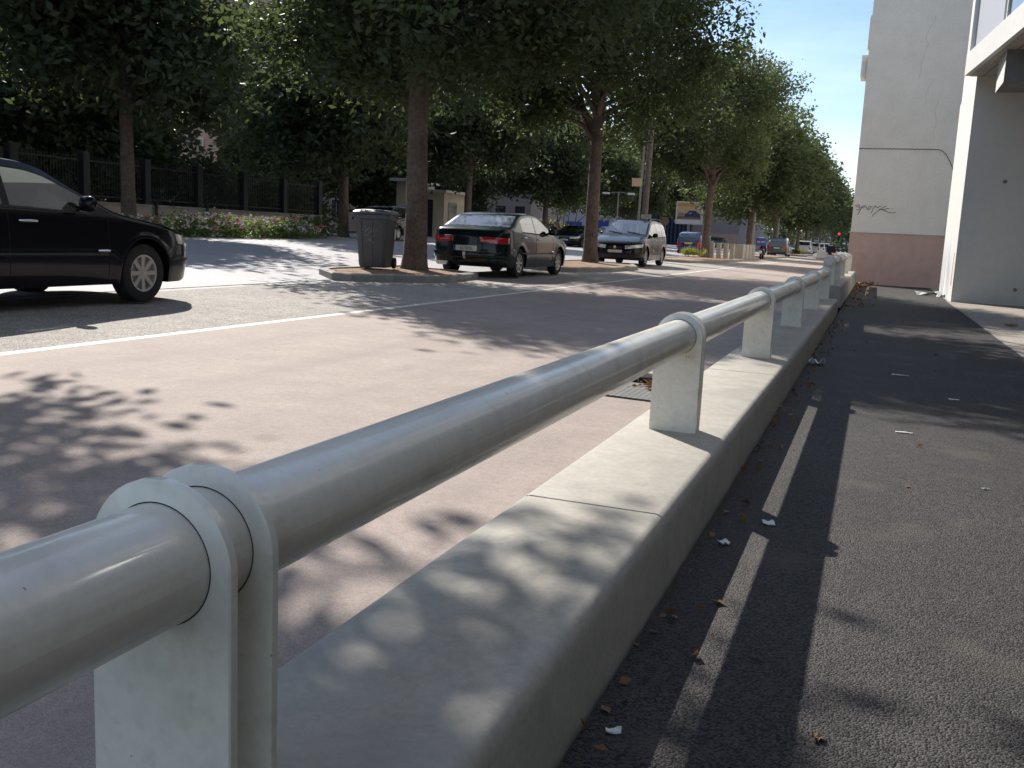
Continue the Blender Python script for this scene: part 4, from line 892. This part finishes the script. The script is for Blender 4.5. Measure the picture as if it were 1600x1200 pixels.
for s_ in ([(325, 340), (262, 400), (310, 430), (410, 355)], [(280, 480), (330, 510), (400, 470), (440, 400)], [(400, 600), (470, 520), (505, 480)], [(395, 570), (450, 610), (480, 600), (430, 670)], [(470, 390), (480, 440)], [(540, 380), (520, 430)]):
    sc_.tube([bp(*p) for p in s_], .0055, 5)
sc_.build('scrawl', 'bin_mark', t)
MB().add([(.31, .12, .55), (.315, .20, .55), (.322, .20, .74), (.317, .12, .74)], [(0, 1, 2, 3)]).build('sticker', 'sign_white', t)
pap = MB().grid([[(.08*i+random.uniform(-.03, .03), random.uniform(-.05, .05)+.04*j, .02+.07*j*random.uniform(.5, 1.2)) for i in range(4)] for j in range(5)]).build('crumpled_bag', 'paper', None, loc=(-9.05, 17.75, zx(-9)+.11)); tag(pap, 'crumpled white bag on the island between the grey bin and the trunk', 'litter')

# ------------------------------------------------------------------ poles, lamps, signs
t = tag(empty('utility_pole', (-9.75, 42.3, .2)), 'brown leaning utility pole with a small sign plate behind the people carrier', 'pole')
MB().tube([(0, 0, -.1), (.05, 0, 4), (.12, 0, 9.5)], [.15, .13, .10], 12).build('shaft', 'pole_wood', t, smooth=60)
MB().tube([(-.28, .02, 0), (-.2, .02, 5)], .05, 8).build('conduit', 'steel', t, smooth=60)
MB().box(-.62, -.2, -.12, -.04, 3.25, 3.6, bev=.01).build('sign_plate', 'sign_sand', t); MB().box(-.1, .34, -.18, -.12, 1.85, 2.05).build('bracket', 'steel', t)
def lamp(y, label, arm=2.0, H=6.3, x=-9.75):
    t = tag(empty('street_lamp', (x, y, .2)), label, 'street lamp', 'street lamps along the row of trees')
    MB().tube([(0, 0, -.1), (0, 0, 1), (0, 0, H)], [.09, .08, .055], 10).build('pole', 'steel', t, smooth=60)
    MB().tube([(0, 0, H-.1), (.25*arm/2, 0, H+.15), (arm, 0, H+.2)], [.04, .035, .03], 8).build('arm', 'steel', t, smooth=60)
    m = MB(); P = [[(arm+dx, hw*math.cos(a), H+.2+hh*math.sin(a)) for a in np.linspace(0, 2*math.pi, 11)] for dx, hw, hh in ((-.1, .04, .03), (.1, .13, .08), (.5, .15, .09), (.75, .08, .05))]
    m.grid(P); m.add(P[0][:-1], [tuple(range(10))]); m.add(P[-1][:-1], [tuple(range(10))]); m.build('lamp_head', 'lamp_white', t, smooth=60)
lamp(83, 'street lamp pole nearest the blue-box scooter, its head hidden in leaves', arm=-1.8, H=8)
lamp(104, 'street lamp with white head above the grey estate car', arm=2.0); lamp(160, 'street lamp with white head above the white off-roader', arm=2.0, H=6.2); lamp(204, 'farthest street lamp with small white head near the building corner', arm=2.0, H=6.2)
t = tag(empty('street_lamp', (-19.2, 74, .5)), 'double-headed low street lamp behind the people carrier roof', 'street lamp', 'street lamps along the row of trees')
MB().tube([(0, 0, 0), (0, 0, 4.2)], [.08, .05], 10).build('pole', 'steel', t); MB().tube([(-.9, 0, 4.1), (0, 0, 4.2), (.9, 0, 4.1)], .03, 6).build('arm', 'steel', t)
for s_ in (-1, 1): MB().box(s_*1.0-.28, s_*1.0+.28, -.14, .14, 4.02, 4.16, bev=.05).build('lamp_head', 'lamp_white', t)
t = tag(empty('traffic_light', (-5.1, 142, zx(-5.1))), 'far traffic light showing red by the building corner', 'traffic light')
MB().tube([(0, 0, 0), (0, 0, 2.6)], .06, 10).build('pole', 'iron', t); hd = MB().box(-.18, .18, -.14, .14, 2.2, 3.2, bev=.03).build('housing', 'iron', t)
for z, mt in ((3.02, 'signal_red'), (2.7, 'trim'), (2.38, 'trim')): o = MB().lathe([(.001, .02), (.16, .01), (.17, 0)], 16).build('lens', mt, hd); o.location = (0, -.145, z); o.rotation_euler = (math.pi/2, 0, 0)
# advertising panel
t = tag(empty('advertising_panel', (-18.35, 100, .45)), 'advertising panel on a post showing a dark blue car against an orange sky', 'billboard')
MB().box(-.12, .12, -.1, .1, 0, 2.5).build('post', 'steel', t); fr = MB().box(-1.38, 1.38, -.15, .15, 2.45, 4.75, bev=.03).build('frame', 'frame_white', t)
ps = MB().box(-1.24, 1.24, -.158, -.152, 2.95, 4.62).build('poster', 'sign_sand', fr)
def flat(poly, mt, nm, y=-.162): MB().add([(x, y, z) for x, z in poly], [tuple(range(len(poly)))]).build(nm, mt, fr)
flat([(-1.22, 4.25), (.9, 4.25), (.9, 4.6), (-1.22, 4.6)], 'sign_orange', 'poster_sky'); flat([(.7, 4.2), (1.2, 4.2), (1.2, 4.55), (.8, 4.6)], 'sign_white', 'poster_sky', -.165); flat([(-1.22, 2.97), (1.22, 2.97), (1.22, 3.25), (-1.22, 3.25)], 'sign_brown', 'poster_ground')
flat([(-.45, 3.2), (1.15, 3.2), (1.15, 3.55), (.9, 3.62), (.65, 3.85), (.0, 3.85), (-.2, 3.6), (-.45, 3.5)], 'sign_dark', 'poster_car', -.168); flat([(-1.15, 3.25), (-.5, 3.25), (-.5, 3.5), (-.7, 3.62), (-1.0, 3.62), (-1.15, 3.45)], 'paint_silver', 'poster_car', -.166)
flat([(-1.22, 2.52), (1.22, 2.52), (1.22, 2.9), (-1.22, 2.9)], 'sign_white', 'white_strip')
t = tag(empty('round_sign', (-19.1, 92, .5)), 'small dark round road sign seen from behind, left of the advertising panel', 'road sign')
MB().tube([(0, 0, 0), (0, 0, 3.0)], .035, 8).build('post', 'steel', t); o = MB().lathe([(.001, .01), (.34, .01), (.34, -.01), (.001, -.01)], 20).build('disc', 'sign_brown', t); o.rotation_euler = (math.pi/2, 0, 0); o.location = (0, -.05, 2.45); MB().box(-.4, .4, -.06, -.04, 2.85, 2.98).build('plate', 'iron', t)

# ------------------------------------------------------------------ iron fence on its low wall
FX = -26.1
t = tag(empty('iron_fence', (FX, 20, .75)), 'dark iron railing fence with square piers on a low rendered wall behind the flower bed', 'fence')
MB().box(-.18, .18, -24, 22, -.2, .76).build('low_wall', 'low_wall', t); MB().box(-.22, .22, -24, 22.05, .76, .84).build('coping', 'stone_kerb', t)
for k in range(16):
    y = -23.6+3.03*k; MB().box(-.16, .16, y-.16, y+.16, .84, 2.5, bev=.02).build('pier', 'iron', t)
    if k < 15:
        y1 = y+3.03; r_ = MB(); r_.box(-.025, .025, y+.165, y1-.165, 2.2, 2.25); r_.box(-.025, .025, y+.165, y1-.165, 1.0, 1.05); r_.build('rail', 'iron', t)
        b_ = MB()
        for q in np.arange(y+.28, y1-.2, .13): b_.box(-.012, .012, q-.012, q+.012, .9, 2.38)
        stuff(b_.build('bars', 'iron', t))
for k, y in enumerate((-3.0, .5, 3.2, 6.5, 10.0, 13.0)):
    MB().box(.25, .33, y-.04, y+.04, -.1, .95).build('stake', 'iron', t)

# ------------------------------------------------------------------ buildings across the road
def facade(name, x0, x1, y0, y1, z1, mt, label, floors, bays, side=None, balc=False, gz=.7):
    t = tag(empty(name, (x1, y0, gz)), label, 'building'); w, d = x1-x0, y1-y0
    MB().box(-w, 0, 0, d, -.5, z1).build('wall', mt, t); MB().box(-w-.3, .35, -.35, d+.3, z1, z1+.35).build('cornice', 'frame_white', t)
    fh = z1/floors
    for f in range(floors):
        for b in range(bays):
            yc = d*(b+.5)/bays; z0 = f*fh+.9; wi = MB().box(0, .05, yc-.75, yc+.75, z0, z0+1.5).build('window', 'frame_white', t); MB().box(.05, .056, yc-.66, yc-.03, z0+.08, z0+1.42).build('pane', 'window_dark', wi); MB().box(.05, .056, yc+.03, yc+.66, z0+.08, z0+1.42).build('pane', 'window_dark', wi)
            if balc and f > 0: 
                bl_ = MB().box(0.06, 1.2, yc-1.4, yc+1.4, f*fh-.1, f*fh+.1).build('balcony', 'frame_white', t); rl = MB()
                rl.box(1.12, 1.16, yc-1.36, yc+1.36, f*fh+.95, f*fh+1.0)
                for q in np.arange(yc-1.35, yc+1.36, .18): rl.box(1.13, 1.15, q-.01, q+.01, f*fh+.1, f*fh+.95)
                rl.build('railing', 'iron', bl_)
        if side:
            for b in range(side):
                xc = -w*(b+.5)/side; z0 = f*fh+.9; wi = MB().box(xc-.7, xc+.7, -.05, 0, z0, z0+1.5).build('window', 'frame_white', t); MB().box(xc-.6, xc+.6, -.056, -.05, z0+.08, z0+1.42).build('pane', 'window_dark', wi)
    return t
facade('apartment_house', -52, -38.2, 13, 36.5, 15, 'facade_cream', 'pale balconied apartment house glimpsed at the far left behind dark trees', 5, 5, 3, True)
facade('apartment_house', -54, -38.5, 50.5, 74, 21, 'facade_rose', 'pinkish apartment block glimpsed between the crowns above the fence', 7, 6, 4)
facade('apartment_house', -66, -44, 84, 120, 18, 'facade_cream', 'tall pale apartment block glimpsed through gaps in the middle crowns', 6, 9, 4)
# kiosk
t = tag(empty('kiosk', (-26.6, 52, .7)), 'small cream flat-roofed gatehouse half hidden by the thick trunk', 'kiosk')
MB().box(-.45, .15, 0, 4, -.3, 3.2).build('wall', 'facade_cream', t); MB().box(-.75, .4, -.35, 4.3, 3.2, 3.36).build('roof', 'frame_white', t)
MB().box(.15, 2.4, .6, 3.6, -.3, 2.62).build('wing', 'facade_cream', t); MB().box(.16, 2.7, .2, 4.0, 2.62, 2.78).build('wing_roof', 'frame_white', t)
dr = MB().box(1.1, 1.7, .55, .6, -.2, 2.2).build('door', 'window_dark', t); MB().box(.65, .85, .54, .6, .1, 2.6).build('drainpipe', 'iron', t)
MB().box(2.40, 2.44, 1.2, 2.4, 1.0, 2.1).build('window', 'window_dark', t)
# mauve block
t = tag(empty('mauve_building', (-28.5, 80, .7)), 'low plain mauve-grey building behind the dark green saloon', 'building')
MB().box(-6, 0, 0, 9, -.5, 4.0).build('wall', 'facade_mauve', t); MB().box(-6.1, .1, -.1, 9, 4.0, 4.15).build('parapet', 'stone_kerb', t)
for x in (-4.6, -2.8, -1.0): MB().box(x-.45, x+.45, -.05, 0, 1.6, 2.8).build('window', 'window_dark', t)
# pale blue-white hall
t = tag(empty('pale_hall', (-30, 119, .6)), 'long pale blue-white hall with blue panels and a dark blue louvred bay', 'building')
MB().box(-60, -.3, 0, 30, -.5, 7.4).build('wall', 'stucco_blue', t); MB().box(8.2-.0, 14, 2, 30, -.5, 7.8).build('wall', 'facade_mauve', t)
lv = MB().box(-.3, 8.2, 1.2, 30, -.5, 7.6).build('louvred_bay', 'sign_dark', t)
for k in range(17): MB().box(-.2+.5*k, .06+.5*k, .9, 1.2, .2, 7.3).build('louvre', 'louvre', lv)
MB().box(-60, 14, -.1, 30, 7.8, 8.1).build('parapet', 'frame_white', t)
MB().box(8.2, 14, 1.9, 2.0, -.4, 1.7).build('plinth', 'wall_pink', t)
for (x0, x1, z0, z1, mt) in ((-7.6, -5.4, 1.5, 2.4, 'sign_blue'), (-5.0, -2.0, 3.3, 3.9, 'louvre'), (-4.9, -3.6, 1.6, 2.9, 'sign_white'), (-3.3, -1.9, 1.6, 2.7, 'sign_blue'), (-5, -2.2, 2.6, 2.7, 'sign_blue')): MB().box(x0, x1, -.06, 0, z0, z1).build('panel', mt, t)
for x in (-18, -14, -11): MB().box(x, x+1.6, -.05, 0, 1.2, 3).build('window', 'window_dark', t)
# hedge before the hall
rng = np.random.default_rng(12); C = np.stack([rng.uniform(-7, 2, 500), rng.normal(0, .5, 500), rng.uniform(.2, 1.5, 500)], 1); t = tag(empty('hedge', (-25.5, 74, .6)), 'loose flowering hedge behind the two cars on the far side', 'hedge')
V, F = leaves(C, 14, .2, .26, rng, droop=-.1); stuff(link('foliage', fastmesh('foliage', V, F), 'leaf', t)); C2 = C[C[:, 2] > 1.0][:150]
V, F = leaves(C2, 8, .2, .2, rng, droop=-.3, aspect=.9); stuff(link('blooms', fastmesh('blooms', V, F), 'petal', t))
# closing buildings
t = tag(empty('far_building', (-6, 330, .3)), 'grey far-off building with rows of windows at the end of the street', 'building')
MB().box(-9, 6, 0, 20, -.5, 9).build('wall', 'stucco_blue', t); MB().box(-110, -9, 1, 20, -.5, 6).build('wing', 'facade_mauve', t)
for r_ in range(3):
    for c_ in range(5): MB().box(-8+2.8*c_, -6.4+2.8*c_, -.1, 0, 1+2.7*r_, 2.7+2.7*r_).build('window', 'sign_white', t)
t = facade('far_block', -90, -62, 200, 260, 16, 'stucco_blue', 'blue-grey block far beyond the hall', 5, 8, 4)
t = tag(empty('white_block', (-4.2, 93, zx(-4.2))), 'low white barrier block lying far down the plaza near the building corner', 'barrier block')
MB().box(-.9, .9, -.3, .3, 0, .75, bev=.06).build('block', 'sign_white', t); MB().box(-.95, .95, -.36, .36, -.05, .12).build('foot', 'kerb_conc', t)

# ------------------------------------------------------------------ litter and dry leaves on the dark sidewalk
rng = np.random.default_rng(21)
def scrap(x, y, l, w, label, rz, z=-.116, crump=.012, mt='paper'):
    n, k = 6, 4; P = [[(l*(i/(n-1)-.5)+rng.normal(0, l*.03), w*(j/(k-1)-.5)+rng.normal(0, w*.05), .006+abs(rng.normal(0, crump))) for i in range(n)] for j in range(k)]
    m = MB().grid(P); m.grid([[(a, b, c-.004) for a, b, c in r] for r in P]); o = m.build('paper_scrap', mt, None, loc=(x, y, z)); o.rotation_euler = (0, 0, rz); tag(o, label, 'litter', 'scraps of litter on the sidewalk')
scrap(-.50, 11.05, .16, .13, 'crumpled white paper ball in shade right against the low wall', .4, crump=.05)
scrap(.36, 10.7, .17, .045, 'white paper strip lying in the tree shade mid sidewalk', .1, crump=.004)
scrap(.31, 7.28, .12, .025, 'thin white strip in full sun, mid sidewalk', .1, crump=.003)
scrap(.77, 9.24, .09, .03, 'small pale scrap at the sunny edge of the tree shade', -.1, crump=.004)
scrap(-.345, 4.46, .055, .05, 'small round white scrap lying by the bright strip between the shadow bars', .2, crump=.006)
scrap(-.49, 4.06, .05, .04, 'small white scrap in the dark shadow beside the low wall', .9, crump=.006)
scrap(.69, 5.76, .045, .012, 'tiny white scrap in full sun, right of the post shadow', .3, crump=.003)
scrap(1.62, 31.6, .85, .35, 'white crumpled litter in the shade at the pillar foot', .1, crump=.07)
scrap(1.95, 30.9, .3, .2, 'smaller white litter touching the pillar corner', .6, crump=.05)
scrap(-.02, 2.5, .03, .028, 'tiny orange crumb on the sunlit asphalt near the bottom', 0, crump=.008, mt='mulch')
scrap(-.52, 2.3, .04, .018, 'pale leaf-like scrap in the wall shadow near the bottom', .4, crump=.004)
def dry(name, pts, size, label, n=1):
    V, F = leaves(np.array(pts), 1, .001, size, rng, droop=0, aspect=.7); V[:, 2] = np.maximum(V[:, 2], -.11) if n else V[:, 2]
    o = stuff(link(name, fastmesh(name, V, F), 'dry_leaf')); tag(o, label, 'leaves'); return o
P = [(-.59+abs(rng.normal(0, .10)), rng.uniform(1.5, 19), -.105) for _ in range(170)]+[(rng.uniform(-.4, 1.8), rng.uniform(2.5, 27), -.108) for _ in range(30)]
dry('fallen_leaves', P, .045, 'scattered dry leaves gathered along the foot of the low wall')
P = [(-.75+abs(rng.normal(0, .45)), 38.3-abs(rng.normal(0, .8)), -.09) for _ in range(160)]+[(-.6+abs(rng.normal(0, .3)), rng.uniform(22, 37), -.1) for _ in range(140)]
dry('leaf_drift', P, .10, 'brown drift of dry leaves heaped against the pink wall base')
P = [(-1.6+.4*rng.random(), 6.85+.25*rng.random(), .09) for _ in range(40)]
V, F = leaves(np.array(P), 1, .01, .06, rng, droop=0, aspect=.8); V[:, 2] = np.clip(V[:, 2], .085, .13); o = stuff(link('drain_leaves', fastmesh('drain_leaves', V, F), 'dry_leaf')); tag(o, 'dry leaves caught on the perforated drain grate', 'leaves')
# single brown leaf on the pale paving
P = [(0, 0, 0)]; m = MB(); pr = [(0, -.09), (.05, -.05), (.12, -.07), (.08, 0), (.14, .05), (.06, .06), (0, .13), (-.05, .06), (-.13, .07), (-.08, 0), (-.12, -.06), (-.05, -.05)]
m.add([(x, y, .02+.25*abs(x)*.3+.02*math.sin(9*y)) for x, y in pr], [tuple(range(12))]); m.add([(x, y, .014+.25*abs(x)*.3+.02*math.sin(9*y)) for x, y in pr], [tuple(range(12))[::-1]]); o = m.build('brown_leaf', 'dry_leaf', None, loc=(2.45, 19.8, -.105)); tag(o, 'single curled brown leaf on the pale paving near the pillar', 'leaf')
# pale grit on the plaza
n = 130; P = np.stack([rng.uniform(-5.4, -1.3, n), rng.uniform(1.5, 22, n)], 1); V = []; F = []
for x, y in P:
    r_ = rng.uniform(.004, .010); z = zx(x); i = len(V); V += [(x-r_, y, z), (x, y-r_, z), (x+r_, y, z), (x, y+r_*.7, z), (x, y, z+r_*.35)]; F += [(i, i+1, i+4), (i+1, i+2, i+4), (i+2, i+3, i+4), (i+3, i, i+4)]
o = stuff(link('grit', fastmesh('grit', np.array(V), np.array(F)), 'pale_concrete')); tag(o, 'pale grit and crumbs strewn over the sunlit plaza', 'grit')
